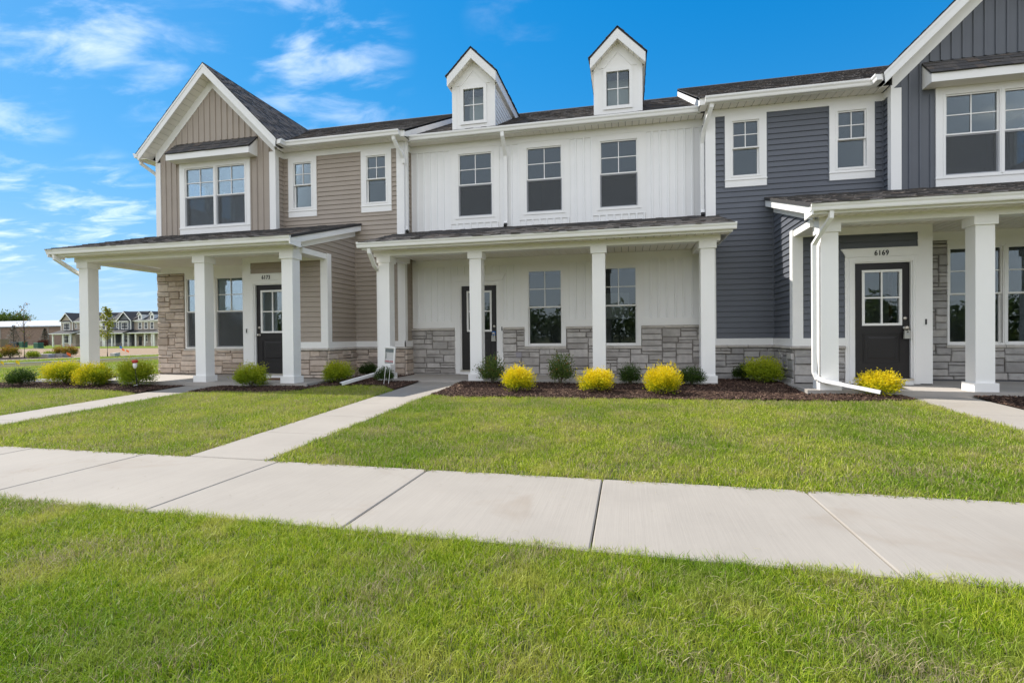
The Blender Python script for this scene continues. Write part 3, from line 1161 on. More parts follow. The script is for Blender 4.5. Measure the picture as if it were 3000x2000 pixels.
def window(P, fr, a0, a1, z0, zm, z1, screen=True, fixed=False):
    """double-hung window; a0..a1, z0..z1 is the visible glass"""
    W = MAT['white']
    wp = ring(MB(), fr, a0 - .062, a1 + .062, z0 - .062, z1 + .062, .036, -.10, .036).build('window', W, P)
    if fixed:
        ring(MB(), fr, a0 - .026, a1 + .026, z0 - .026, z1 + .026, .026, -.04, .012).build('sash', W, wp)
        fbox(MB(), fr, a0, a1, -.022, -.017, z0, z1).build('pane', MAT['glass'], wp)
        ca, cz = (a0 + a1) / 2, (z0 + z1) / 2
        fbox(MB(), fr, ca - .009, ca + .009, -.016, -.006, z0, z1).build('muntin', W, wp)
        fbox(MB(), fr, a0, a1, -.0165, -.0065, cz - .009, cz + .009).build('muntin', W, wp)
        return wp
    up = ring(MB(), fr, a0 - .026, a1 + .026, zm - .002, z1 + .026, .026, -.035, .010)
    up.build('upper_sash', W, wp)
    ring(MB(), fr, a0 - .026, a1 + .026, z0 - .026, zm + .018, .028, -.07, -.036).build('lower_sash', W, wp)
    fbox(MB(), fr, a0, a1, -.022, -.017, zm + .02, z1).build('pane', MAT['glass'], wp)
    fbox(MB(), fr, a0, a1, -.056, -.051, z0, zm - .01).build('pane', MAT['glass'], wp)
    ca, cz = (a0 + a1) / 2, (zm + z1) / 2 + .01
    fbox(MB(), fr, ca - .009, ca + .009, -.016, -.006, zm + .024, z1).build('muntin', W, wp)
    fbox(MB(), fr, a0, a1, -.0165, -.0065, cz - .009, cz + .009).build('muntin', W, wp)
    if screen:
        ring(MB(), fr, a0 - .02, a1 + .02, z0 - .02, zm - .004, .022, -.012, -.004).build('screen_frame', MAT['screen_frame'], wp)
        fbox(MB(), fr, a0, a1, -.0085, -.0075, z0, zm - .02).build('insect_screen', MAT['screen'], wp)
    return wp

def hole(a0, a1, z0, z1, e=.03):
    return (a0 - e, a1 + e, z0 - e, z1 + e)

def door(P, fr, a0, a1, z0, z1, knob_left):
    """half-glazed panel door in its frame"""
    D, W = MAT['door'], MAT['white']
    ca = (a0 + a1) / 2
    g0, g1, gz0, gz1 = ca - .315, ca + .315, z0 + .935, z0 + 1.93
    dr = MB()
    for b0, b1, c0, c1 in cut(a0, a1, z0, z1, [(g0 + .02, g1 - .02, gz0 + .02, gz1 - .02)]):
        fbox(dr, fr, b0, b1, -.085, -.042, c0, c1)
    dp = dr.build('door', D, P)
    ring(MB(), fr, g0, g1, gz0, gz1, .042, -.09, -.026).build('glass_frame', W, dp)
    fbox(MB(), fr, g0 + .04, g1 - .04, -.066, -.061, gz0 + .04, gz1 - .04).build('pane', MAT['glass'], dp)
    fbox(MB(), fr, ca - .012, ca + .012, -.060, -.030, gz0 + .042, gz1 - .042).build('muntin', W, dp)
    cz = (gz0 + gz1) / 2
    fbox(MB(), fr, g0 + .042, g1 - .042, -.060, -.031, cz - .012, cz + .012).build('muntin', W, dp)
    pz0, pz1 = z0 + .27, z0 + .80
    m = ring(MB(), fr, g0 + .02, g1 - .02, pz0, pz1, .014, -.042, -.034)
    ring(m, fr, g0 + .04, g1 - .04, pz0 + .02, pz1 - .02, .012, -.042, -.038)
    i0, i1, j0, j1 = g0 + .085, g1 - .085, pz0 + .065, pz1 - .065
    m.prism([fr(a, -.042, z) for a, z in ((i0, j0), (i1, j0), (i1, j1), (i0, j1))],
            [fr(a, -.034, z) for a, z in ((i0 + .03, j0 + .03), (i1 - .03, j0 + .03), (i1 - .03, j1 - .03), (i0 + .03, j1 - .03))])
    m.build('raised_panel', D, dp)
    kx = a0 + .07 if knob_left else a1 - .07
    kz, bz = z0 + .89, z0 + 1.06
    p = fr(kx, -.042, kz)
    MB().lathe([(.034, 0), (.034, .008), (.014, .012), (.012, .035), (.022, .042), (.030, .055), (.028, .068), (.016, .076)], p, 'Y').build('door_knob', MAT['nickel'], dp, True)
    p2 = fr(kx, -.042, bz)
    MB().lathe([(.033, 0), (.033, .010), (.022, .018), (.018, .022)], p2, 'Y').build('deadbolt', MAT['nickel'], dp, True)
    j = MB()
    fbox(j, fr, a0 - .034, a0 - .003, -.12, .0, z0, z1 + .034)
    fbox(j, fr, a1 + .003, a1 + .034, -.12, .0, z0, z1 + .034)
    fbox(j, fr, a0 - .003, a1 + .003, -.12, .0, z1 + .004, z1 + .034)
    j.build('door_jamb', W, P)
    c = MB()
    for s0, s1 in ((a0 - .13, a0 - .026), (a1 + .026, a1 + .13)):
        fbox(c, fr, s0, s1, 0, .030, z0 - .1, z1 + .11)
        fbox(c, fr, s0 + .028, s1 - .028, .030, .038, z0 - .1, z1 + .08)
    fbox(c, fr, a0 - .026, a1 + .026, 0, .030, z1 + .026, z1 + .11)
    fbox(c, fr, a0 - .0, a1 + .0, .030, .038, z1 + .05, z1 + .08)
    c.build('door_casing', W, P)
    fbox(MB(), fr, a0 - .03, a1 + .03, -.12, .045, z0 - .035, z0 - .004).build('door_sill', MAT['nickel'], P)
    fbox(MB(), fr, a0 - .03, a1 + .03, -.1, .030, z0 - .115, z0 - .035).build('sill_skirt', W, P)
    return kx, kz

def crown(P, fr, a0, a1, z0, z1, e0, e1):
    """flared head board over a door"""
    m = MB()
    pl = [(a0, z0), (a1, z0), (a1, z0 + .03), (a1 + e1, z1), (a0 - e0, z1), (a0, z0 + .03)]
    m.prism([fr(a, .001, z) for a, z in pl], [fr(a, .044, z) for a, z in pl])
    fbox(m, fr, a0 - e0 - .012, a1 + e1 + .012, .001, .060, z1, z1 + .018)
    return m.build('head_board', MAT['white'], P)

def numbers(P, text, x, y, z, size):
    cu = bpy.data.curves.new('digits', 'FONT')
    cu.size = size
    cu.extrude = .006
    cu.offset = .002
    cu.align_x = 'CENTER'
    cu.space_character = 1.0
    w = size * .60
    for i, ch in enumerate(text):
        cu.body = ch
        tmp = bpy.data.objects.new('digit_tmp', cu)
        COL.objects.link(tmp)
        bpy.context.view_layer.update()
        me = bpy.data.meshes.new_from_object(tmp.evaluated_get(bpy.context.evaluated_depsgraph_get()))
        COL.objects.unlink(tmp)
        bpy.data.objects.remove(tmp)
        me.transform(Matrix.Translation((x + (i - (len(text) - 1) / 2) * w * (.78 if ch != '1' else .78), y, z)) @ Matrix.Rotation(RAD(90), 4, 'X') @ Matrix.Diagonal((.82, 1, 1, 1)))
        me.materials.clear()
        me.materials.append(MAT['digit'])
        link('house_number_digit', me, P)
    bpy.data.curves.remove(cu)

def column(P, x0, x1, y0, y1, zb, zt):
    s = MB().box(x0, x1, y0, y1, zb + .1, zt - .1).build('porch_column', MAT['white'], P)
    MB().box(x0 - .034, x1 + .034, y0 - .034, y1 + .034, zb, zb + .148).build('column_base', MAT['white'], s)
    MB().box(x0 - .030, x1 + .030, y0 - .030, y1 + .030, zt - .138, zt).build('column_capital', MAT['white'], s)
    return s

def soffit_x(P, x0, x1, y0, y1, z, pitch=.15):
    """flat soffit strip made of cross panels, x along the eave"""
    MB().box(x0, x1, y0, y1, z + .012, z + .03).build('soffit_backing', MAT['gap'], P)
    n = max(1, round((x1 - x0) / pitch))
    w = (x1 - x0) / n
    for i in range(n):
        m = MB()
        a, b = x0 + i * w, x0 + (i + 1) * w
        m.box(a + .003, b - .019, y0, y1, z, z + .011)
        m.box(b - .0185, b - .004, y0, y1 - .03, z + .006, z + .0115)
        m.build('soffit_panel', MAT['soffit'], P)

def slope_pts(y0, z0, sl, y):
    return z0 + sl * (y - y0)

def downspout(P, path, side=(1, 0, 0), outlet=True, name='downspout'):
    o = MB().sweep(path, .078, .058, side).build(name, MAT['white'], P)
    return o

def end_unit(s, X0, th, num):
    """gabled end house; u runs from the outer corner towards the middle house"""
    X = lambda u: X0 + s * u
    def rng(u0, u1):
        a, b = X(u0), X(u1)
        return (a, b) if a < b else (b, a)
    inner = face_r if s > 0 else face_l
    outer = face_l if s > 0 else face_r
    YG, YR, YD, YC, YM = 11.249, 11.564, 10.334, 9.235, 11.978
    W = MAT['white']
    P = thing('townhouse', th['label'], 'townhouse', (X(3.5), 12, .1), th['group'])
    FG, FR_, FD = front(YG), front(YR), front(YD)
    SID, SIV = th['siding'], th['upright']
    # windows
    tw = [rng(.95, 1.785), rng(1.915, 2.72)]
    lw = [rng(.94, 1.735), rng(1.865, 2.66)]
    sw = [rng(*th['small'][0]), rng(*th['small'][1])]
    twz, lwz, swz = (4.075, 4.802, 5.532), (.915, 1.806, 2.66), (4.445, 4.99, 5.537)
    th_tw = [hole(a, b, twz[0], twz[2]) for a, b in tw]
    th_lw = [hole(a, b, lwz[0], lwz[2]) for a, b in lw]
    th_sw = [hole(a, b, swz[0], swz[2]) for a, b in sw]
    dr = rng(3.74, 4.61)
    # backing walls
    wall(P, FG, *rng(0, 3.62), .18, 6.0, th_tw + th_lw, SID)
    m = MB()
    fprism(m, FG, [(X(0), 6.0), (X(3.62), 6.0), (X(1.81), 7.80)], -.13, 0)
    m.build('gable_wall', SIV, P)
    side_h = [hole(12.1, 12.85, 4.85, 5.6), hole(13.1, 13.85, 4.85, 5.6)]
    wall(P, outer(X(0)), YG, 20, .0, 6.0, side_h, SID)
    lap(P, outer(X(0)), YG + .1, 13.5, 3.3, 4.8, SID)
    for a, b in ((12.1, 12.85), (13.1, 13.85)):
        window(P, outer(X(0)), a, b, 4.85, 5.2, 5.6, fixed=True)
    wall(P, FR_, *rng(3.55, 6.94), 3.0, 5.86, th_sw, SID)
    wall(P, FR_, *rng(5.5, 6.94), .1, 3.0, [], SID)
    wall(P, inner(X(6.94)), YR, 20, .1, 5.9, [], SID)
    wall(P, inner(X(3.62)), YG + .02, YR, 3.2, 5.86, [], SID)
    wall(P, FD, *rng(3.42, 5.62), .17, 3.02, [(dr[0] - .035, dr[1] + .035, .1, 2.37)], SID)
    wall(P, outer(X(3.42)), YD, YG, .17, 3.02, [], MAT['white'])
    RS, RY0, RZ0 = .293, 8.80, 3.13
    rz = lambda y: RZ0 + RS * (y - RY0)
    m = MB()
    fprism(m, inner(X(5.62)), [(YD, .17), (YR, .17), (YR, rz(YR) - .1), (9.25, rz(9.25) - .1), (9.25, 2.99), (YD, 2.99)], -.13, 0)
    m.build('wall', SID, P)
    m = MB()
    m.box(*rng(0, 6.94), 19.9, 20, 0, 6.0)
    m.build('wall', SID, P)
    # interior
    m = MB()
    a, b = rng(.14, 6.8)
    m.box(a, b, YR + .14, 19.9, 5.87, 5.92)
    m.box(*rng(.14, 3.5), YG + .14, YR + .14, 5.87, 5.92)
    m.box(a, b, 14.6, 14.7, .2, 5.87)
    p0, p1 = rng(3.45, 3.55)
    m.box(p0, p1, YR + .2, 14.6, 3.2, 5.87)
    p0, p1 = rng(3.42, 3.5)
    m.box(p0, p1, 13.2, 14.6, .2, 3.0)
    m.build('interior_wall', th['inside'], P)
    m = MB()
    m.box(a, b, YR + .14, 19.9, 3.05, 3.2)
    m.box(a, b, YR + .14, 19.9, .05, .2)
    m.box(*rng(.14, 3.42), YG + .14, YR + .14, 3.05, 3.2)
    m.box(*rng(.14, 3.42), YG + .14, YR + .14, .05, .2)
    m.box(*rng(3.5, 5.48), YD + .14, YR + .14, .05, .2)
    m.build('interior_floor', MAT['inside_floor'], P)
    MB().box(*rng(3.5, 5.48), YD + .14, YR, 3.0, 3.03).build('interior_ceiling', MAT['inside'], P)
    # ---------------- gable, upper storey
    gx = lambda k: 1 if k else -1
    xa = X(1.81)
    base = 7.57
    planes = [(1, 1, base + xa), (-1, 1, base - xa)]
    uh = [(rng(.74, 2.91)[0], rng(.74, 2.91)[1], 3.8, 5.72), (*rng(.66, 3.10), 5.6, 6.22)]
    batten(P, FG, *rng(.15, 3.47), 3.84, 7.6, SIV, uh, planes)
    for u0, u1 in ((0, .15), (3.47, 3.62)):
        q = rng(u0, u1)
        fbox(MB(), FG, *q, 0, .03, 3.8, 5.78).build('corner_board', W, P)
    for sg in (-1, 1):
        e = xa + sg * 1.81
        pl = [(xa, base), (xa, base + .25), (e, base + .25 - 1.81), (e, base - 1.81)]
        fprism(MB(), FG, pl, 0, .026).build('frieze_board', W, P)
    for a, b in tw:
        window(P, FG, a, b, *twz)
    c = MB()
    o0, o1 = rng(.75, 2.90)
    i0, i1 = min(tw[0][0], tw[1][0]) - .062, max(tw[0][1], tw[1][1]) + .062
    fbox(c, FG, o0, i0, 0, .026, 4.0, 5.70)
    fbox(c, FG, i1, o1, 0, .026, 4.0, 5.70)
    fbox(c, FG, i0, i1, 0, .026, 5.594, 5.70)
    mm = sorted((tw[0], tw[1]))
    fbox(c, FG, mm[0][1] + .045, mm[1][0] - .045, 0, .044, 4.03, 5.58)
    c.build('window_casing', W, P)
    fbox(MB(), FG, o0 - .01, o1 + .01, 0, .040, 3.985, 4.012).build('window_sill', W, P)
    fbox(MB(), FG, o0, o1, 0, .026, 3.845, 3.985).build('window_apron', W, P)
    # hood over the gable window
    h0, h1 = rng(.64, 3.12)
    hf = YG - 10.925
    m = MB()
    fbox(m, FG, h0, h1, hf - .02, hf, 5.70, 5.865)
    for q0, q1 in ((h0, h0 + .02), (h1 - .02, h1)):
        pl = [(0.0, 5.70), (hf - .02, 5.70), (hf - .02, 5.84), (0, 6.17)]
        m.prism([(q0, YG - d, z) for d, z in pl], [(q1, YG - d, z) for d, z in pl])
    hood = m.build('window_hood', W, P)
    fbox(MB(), FG, h0 + .02, h1 - .02, 0, hf - .02, 5.702, 5.715).build('hood_soffit', MAT['soffit'], hood)
    hl = math.hypot(hf + .02, .34)
    roof_slab(hood, MAT['roof'], (h0 - .012, YG - hf - .02, 5.868), (1, 0, 0), (0, hf + .02, .34), h1 - h0 + .024, hl, .02, 'hood_roof')
    shingles(hood, MAT['shingle'], (h0 - .012, YG - hf - .02, 5.870), (1, 0, 0), (0, hf + .02, .34), h1 - h0 + .024, hl, 31)
    # return beside the gable
    fi = inner(X(3.62))
    fbox(MB(), fi, YG - .03, YG + .10, 0, .028, 3.8, 5.84).build('corner_board', W, P)
    lap(P, fi, YG + .10, YR, 3.753, 5.69, SID)
    fbox(MB(), fi, YG + .1, YR, 0, .026, 5.69, 5.84).build('frieze_board', W, P)
    # ---------------- recessed wall
    lap(P, FR_, *rng(3.62, 6.77), 3.753, 5.69, SID, th_sw)
    lap(P, FR_, *rng(5.62, 6.77), 1.01, 3.753, SID)
    fbox(MB(), FR_, *rng(3.62, 3.66), .0, .03, 3.8, 5.69).build('corner_trim', SID, P)
    fbox(MB(), FR_, *rng(5.62, 5.66), .0, .03, 1.01, 3.72).build('corner_trim', SID, P)
    fbox(MB(), FR_, *rng(3.62, 6.94), 0, .026, 5.69, 5.84).build('frieze_board', W, P)
    fbox(MB(), FR_, *rng(6.77, 6.94), 0, .032, 1.01, 5.69).build('corner_board', W, P)
    fs = inner(X(6.94))
    fbox(MB(), fs, YR - .032, YR + .10, 0, .026, 1.01, 5.84).build('corner_board', W, P)
    lap(P, fs, YR + .10, YM - .002, 1.01, 5.69, SID)
    fbox(MB(), fs, YR + .1, YM, 0, .024, 5.69, 5.84).build('frieze_board', W, P)
    fbox(MB(), fs, YM - .045, YM - .003, 0, .034, 1.3, 5.69).build('corner_trim', SID, P)
    for a, b in sw:
        window(P, FR_, a, b, *swz, screen=False)
        ca = (a + b) / 2
        c = MB()
        fbox(c, FR_, ca - .405, a - .062, 0, .028, 4.345, 5.69)
        fbox(c, FR_, b + .062, ca + .405, 0, .028, 4.345, 5.69)
        fbox(c, FR_, a - .062, b + .062, 0, .028, 5.599, 5.69)
        fbox(c, FR_, a - .062, b + .062, 0, .028, 4.345, 4.383)
        c.build('window_casing', W, P)
        fbox(MB(), FR_, ca - .415, ca + .415, 0, .042, 4.325, 4.345).build('window_sill', W, P)
        fbox(MB(), FR_, ca - .405, ca + .405, 0, .028, 4.185, 4.325).build('window_apron', W, P)
        j = MB()
        for q0, q1 in ((ca - .43, ca - .405), (ca + .405, ca + .43)):
            fbox(j, FR_, q0, q1, 0, .022, 4.16, 5.69)
        fbox(j, FR_, ca - .405, ca + .405, 0, .022, 4.16, 4.185)
        j.build('trim_channel', SID, P)
    # ---------------- lower storey
    ST, CP, MO = th['stone'], MAT['cap'], MAT['mortar']
    lo0, lo1 = min(lw[0][0], lw[1][0]) - .064, max(lw[0][1], lw[1][1]) + .064
    stones(P, FG, *rng(.0, 3.42), .20, 2.83, ST, [(lo0, lo1, .79, 2.9)], th['seed'], MO)
    stones(P, outer(X(0)), YG, YG + 1.0, .20, 2.83, ST, [], th['seed'] + 5, MO)
    cap_stones(P, FG, lo0 - .03, lo1 + .03, .79, .851, CP, th['seed'] + 1, .07)
    fbox(MB(), FG, *rng(.0, 3.42), 0, .05, 2.83, 3.0).build('frieze_board', W, P)
    for a, b in lw:
        window(P, FG, a, b, *lwz, screen=s > 0)
    c = MB()
    ml = sorted((lw[0], lw[1]))
    fbox(c, FG, ml[0][1] + .045, ml[1][0] - .045, 0, .044, .88, 2.70)
    fbox(c, FG, lo0, lo1, 0, .034, 2.722, 2.83)
    c.build('window_casing', W, P)
    # door box
    d_hole = [(min(X(3.42), X(4.78)), max(X(3.42), X(4.78)), 0, 2.60), (*rng(3.42, 3.64), 0, 3.1)]
    lap(P, FD, *rng(3.64, 5.47), 1.01, 2.86, SID, d_hole)
    fbox(MB(), FD, *rng(3.42, 3.64), 0, .028, .20, 2.86).build('panel_board', W, P)
    fbox(MB(), FD, *rng(3.42, 5.62), 0, .030, 2.86, 3.0).build('frieze_board', W, P)
    fbox(MB(), FD, *rng(5.47, 5.62), 0, .030, 1.01, 2.86).build('corner_board', W, P)
    fi = inner(X(5.62))
    fbox(MB(), fi, YD - .03, YD + .13, 0, .028, 1.01, 3.0).build('corner_board', W, P)
    kx, kz = door(P, FD, *dr, .292, 2.34, s > 0)
    c0, c1 = rng(3.64, 4.78)
    crown(P, FD, c0 + (.0 if s > 0 else .0), c1, 2.452, 2.585, (.0 if s > 0 else .06), (.06 if s > 0 else .0))
    nx = X(4.21) if s < 0 else X(4.07)
    numbers(P, num, nx, YD - .046, 2.472, .125)
    fbox(MB(), FD, *rng(4.74, 4.782), 0, .026, .2, 2.452).build('casing_board', W, P)
    bx = X(3.53)
    bell = fbox(MB(), FD, bx - .024, bx + .024, .028, .046, 1.22, 1.345).build('doorbell', W, P)
    fbox(MB(), FD, bx - .014, bx + .014, .046, .050, 1.235, 1.33).build('doorbell_lens', MAT['plastic_dark'], bell)
    # stone skirt, cap and band
    q = rng(4.785, 5.62)
    stones(P, FD, *q, .19, .81, ST, [], th['seed'] + 2, MO)
    cap_stones(P, FD, q[0] - (.06 if s < 0 else 0), q[1] + (.06 if s > 0 else 0), .81, .87, CP, 5, .08)
    fbox(MB(), FD, *rng(4.785, 5.62), 0, .036, .87, 1.01).build('band_board', W, P)
    stones(P, fi, YD - .03, YR, .14, .81, ST, [], th['seed'] + 3, MO)
    cap_stones(P, fi, YD - .05, YR - .05, .81, .869, CP, 6, .08)
    fbox(MB(), fi, YD - .036, YR, 0, .034, .87, 1.01).build('band_board', W, P)
    q = rng(5.62, 6.94)
    stones(P, FR_, *q, .14, .81, ST, [], th['seed'] + 4, MO)
    cap_stones(P, FR_, *rng(5.68, 7.0), .81, .868, CP, 7, .08)
    fbox(MB(), FR_, *rng(5.66, 6.97), 0, .036, .87, 1.01).build('band_board', W, P)
    stones(P, fs, YR - .03, YM, .14, .81, ST, [], th['seed'] + 6, MO)
    cap_stones(P, fs, YR - .06, YM - .03, .81, .867, CP, 8, .08)
    fbox(MB(), fs, YR - .036, YM, 0, .034, .87, 1.01).build('band_board', W, P)
    # side siding under the porch rake
    lap(P, fi, 9.26, YR, 1.01, 3.90, SID, [(9.0, YD + .0, 0, 3.0)], [(-RS, 1, rz(0) - .30)])
    # ---------------- porch
    MB().box(*rng(-.12, 5.56), 9.216, 9.45, 2.873, 2.985).build('porch_beam', W, P)
    MB().box(*rng(-.10, .14), 9.45, YG, 2.874, 2.985).build('porch_beam', W, P)
    MB().box(*rng(5.36, 5.625), 9.45, YD - .005, 2.874, 2.99).build('porch_beam', W, P)
    soffit_x(P, *rng(.14, 5.36), 9.45, YG, 2.986)
    for u0 in (-.018, 3.135, 5.275):
        column(P, *rng(u0, u0 + .255), YC, YC + .245, .165, 2.873)
    x0, x1 = rng(-.34, 5.80)
    MB().box(x0 + .02, x1 - .02, 8.885, 8.91, 2.965, 3.11).build('fascia', W, P)
    soffit_x(P, x0 + .03, x1 - .03, 8.91, 9.216, 2.978)
    gutter(P, MAT['white'], x0 - .01, x1 + .005, 8.767, 3.122)
    vz = (0, 1, RS)
    H1, H2 = (YG - RY0) * math.hypot(1, RS), (YR - RY0) * math.hypot(1, RS)
    a0, a1 = rng(-.34, 3.62)
    b0, b1 = rng(3.62, 5.82)
    rf = roof_slab(P, MAT['roof'], (a0, RY0, RZ0 - .012), (1, 0, 0), vz, a1 - a0, H1, .05, 'porch_roof')
    shingles(rf, MAT['shingle'], (a0, RY0 - .03, RZ0 - .012 - .03 * RS), (1, 0, 0), vz, a1 - a0, H1 + .03, 41 + th['seed'])
    rf = roof_slab(P, MAT['roof'], (b0, RY0, RZ0 - .012), (1, 0, 0), vz, b1 - b0, H2, .05, 'porch_roof')
    shingles(rf, MAT['shingle'], (b0, RY0 - .03, RZ0 - .012 - .03 * RS), (1, 0, 0), vz, b1 - b0, H2 + .03, 42 + th['seed'])
    for uu, fr2 in ((5.80, inner), (-.32, outer)):
        f2 = fr2(X(uu))
        yb = YR - .005 if uu > 0 else YG
        pl = [(8.80, rz(8.80) - .014), (8.80, 2.945), (9.15, 2.925), (9.15, rz(9.15) - .19), (yb, rz(yb) - .19), (yb, rz(yb) - .014)]
        fprism(MB(), f2, pl, -.024, 0).build('rake_fascia', W, P)
        pl = [(8.80, rz(8.80) - .012), (8.80, rz(8.80) - .055), (yb, rz(yb) - .055), (yb, rz(yb) - .012)]
        fprism(MB(), f2, pl, 0, .014).build('drip_edge', W, P)
    pl = [(9.16, rz(9.16) - .185), (YR, rz(YR) - .185), (YR, rz(YR) - .17), (9.16, rz(9.16) - .17)]
    m = MB()
    m.prism([fi(a, .0, z) for a, z in pl], [fi(a, .16, z) for a, z in pl])
    m.build('soffit_panel', MAT['soffit'], P)
    pl = [(9.24, rz(9.24) - .186), (YR, rz(YR) - .186), (YR, rz(YR) - .32), (9.24, rz(9.24) - .32)]
    fprism(MB(), fi, pl, 0, .026).build('frieze_board', W, P)
    # ---------------- roofs
    ZG = 8.07
    for sg in (-1, 1):
        ex = xa + sg * 2.09
        o = (ex, 10.93, ZG - 2.09)
        v = (-sg, 0, 1)
        Lr = 4.75
        rf = roof_slab(P, MAT['roof'], o, (0, 1, 0), v, Lr, 2.09 * math.sqrt(2), .05, 'gable_roof')
        shingles(rf, MAT['shingle'], (ex + sg * .015, 10.915, ZG - 2.105), (0, 1, 0), v, Lr, 2.105 * math.sqrt(2), 51 + sg)
        pl = [(xa, ZG - .018), (xa, ZG - .26), (xa + sg * 2.05, ZG - .26 - 2.05 + .02), (xa + sg * 2.07, ZG - .018 - 2.07)]
        fprism(MB(), front(10.955), pl, 0, .026).build('rake_fascia', W, P)
        pl = [(xa, ZG - .016), (xa, ZG - .075), (xa + sg * 2.08, ZG - .075 - 2.08), (xa + sg * 2.08, ZG - .016 - 2.08)]
        fprism(MB(), front(10.929), pl, 0, .012).build('drip_edge', W, P)
        # sloping soffit in short panels
        n = 18
        for i in range(n):
            t0, t1 = 2.05 * i / n + .005, 2.05 * (i + 1) / n - .006
            q = [(xa + sg * t0, ZG - .25 - t0), (xa + sg * t1, ZG - .25 - t1), (xa + sg * t1, ZG - .235 - t1), (xa + sg * t0, ZG - .235 - t0)]
            m = MB()
            m.prism([(x, 10.956, z) for x, z in q], [(x, YG - .001, z) for x, z in q])
            m.build('soffit_panel', MAT['soffit'], P)
    sl = .505
    mz = lambda y: 5.995 + sl * (y - 11.24)
    x0, x1 = rng(-.24, 7.12)
    Lm = x1 - x0
    Hm = 4.66 * math.hypot(1, sl)
    sx0, sx1 = rng(3.68, 7.12)
    rf = roof_slab(P, MAT['roof'], (sx0, 11.24, 5.995), (1, 0, 0), (0, 1, sl), sx1 - sx0, Hm, .05, 'main_roof')
    shingles(rf, MAT['shingle'], (sx0, 11.21, 5.98), (1, 0, 0), (0, 1, sl), sx1 - sx0, Hm + .03, 61 + th['seed'])
    sx0, sx1 = rng(-.24, 3.68)
    Hs = 4.3 * math.hypot(1, sl)
    rf = roof_slab(P, MAT['roof'], (sx0, 11.60, mz(11.60)), (1, 0, 0), (0, 1, sl), sx1 - sx0, Hs, .05, 'main_roof')
    sx0, sx1 = rng(1.9, 3.68)
    shingles(rf, MAT['shingle'], (sx0, 11.60, mz(11.60)), (1, 0, 0), (0, 1, sl), sx1 - sx0, Hs, 62 + th['seed'])
    roof_slab(P, MAT['roof'], (x0, 20.5, mz(15.9) - 4.6 * sl), (1, 0, 0), (0, -1, sl), Lm, 4.6 * math.hypot(1, sl), .05, 'main_roof')
    MB().prism([(x0, 15.75, mz(15.9) - .06), (x0, 15.9, mz(15.9) + .025), (x0, 16.05, mz(15.9) - .06)],
               [(x1, 15.75, mz(15.9) - .06), (x1, 15.9, mz(15.9) + .025), (x1, 16.05, mz(15.9) - .06)]).build('ridge_cap', MAT['roof'], P)
    fr3 = inner(X(7.12))
    pl = [(11.24, mz(11.24) - .014), (11.24, mz(11.24) - .15), (11.45, mz(11.45) - .2), (15.9, mz(15.9) - .2), (15.9, mz(15.9) - .014)]
    fprism(MB(), fr3, pl, -.024, 0).build('rake_fascia', W, P)
    # side gable end above the outer wall
    m = MB()
    fprism(m, outer(X(0)), [(11.3, 5.95), (20, 5.95), (15.9, mz(15.9) - .06)], -.1, 0)
    m.build('gable_wall', SID, P)
    x0, x1 = rng(4.0, 7.02)
    MB().box(*rng(3.9, 7.1), 11.235, 11.26, 5.842, 5.99).build('fascia', W, P)
    soffit_x(P, *rng(3.66, 7.1), 11.26, YR, 5.842)
    gutter(P, W, x0, x1, 11.113, 5.975)
    gx_ = X(4.03)
    gutter_y(P, W, 10.945, 11.235, gx_, s, 5.976)
    MB().box(*rng(3.885, 3.908), 10.96, 11.235, 5.842, 5.985).build('fascia', W, P)
    gutter_y(P, W, 10.93, 20, X(-.40), -s, 5.985)
    MB().box(*rng(-.28, -.255), 10.95, 20, 5.80, 5.95).build('fascia', W, P)
    MB().box(*rng(-.255, 0), 10.957, 20, 5.815, 5.83).build('soffit_panel', MAT['soffit'], P)
    return P, X, kx, kz, YD

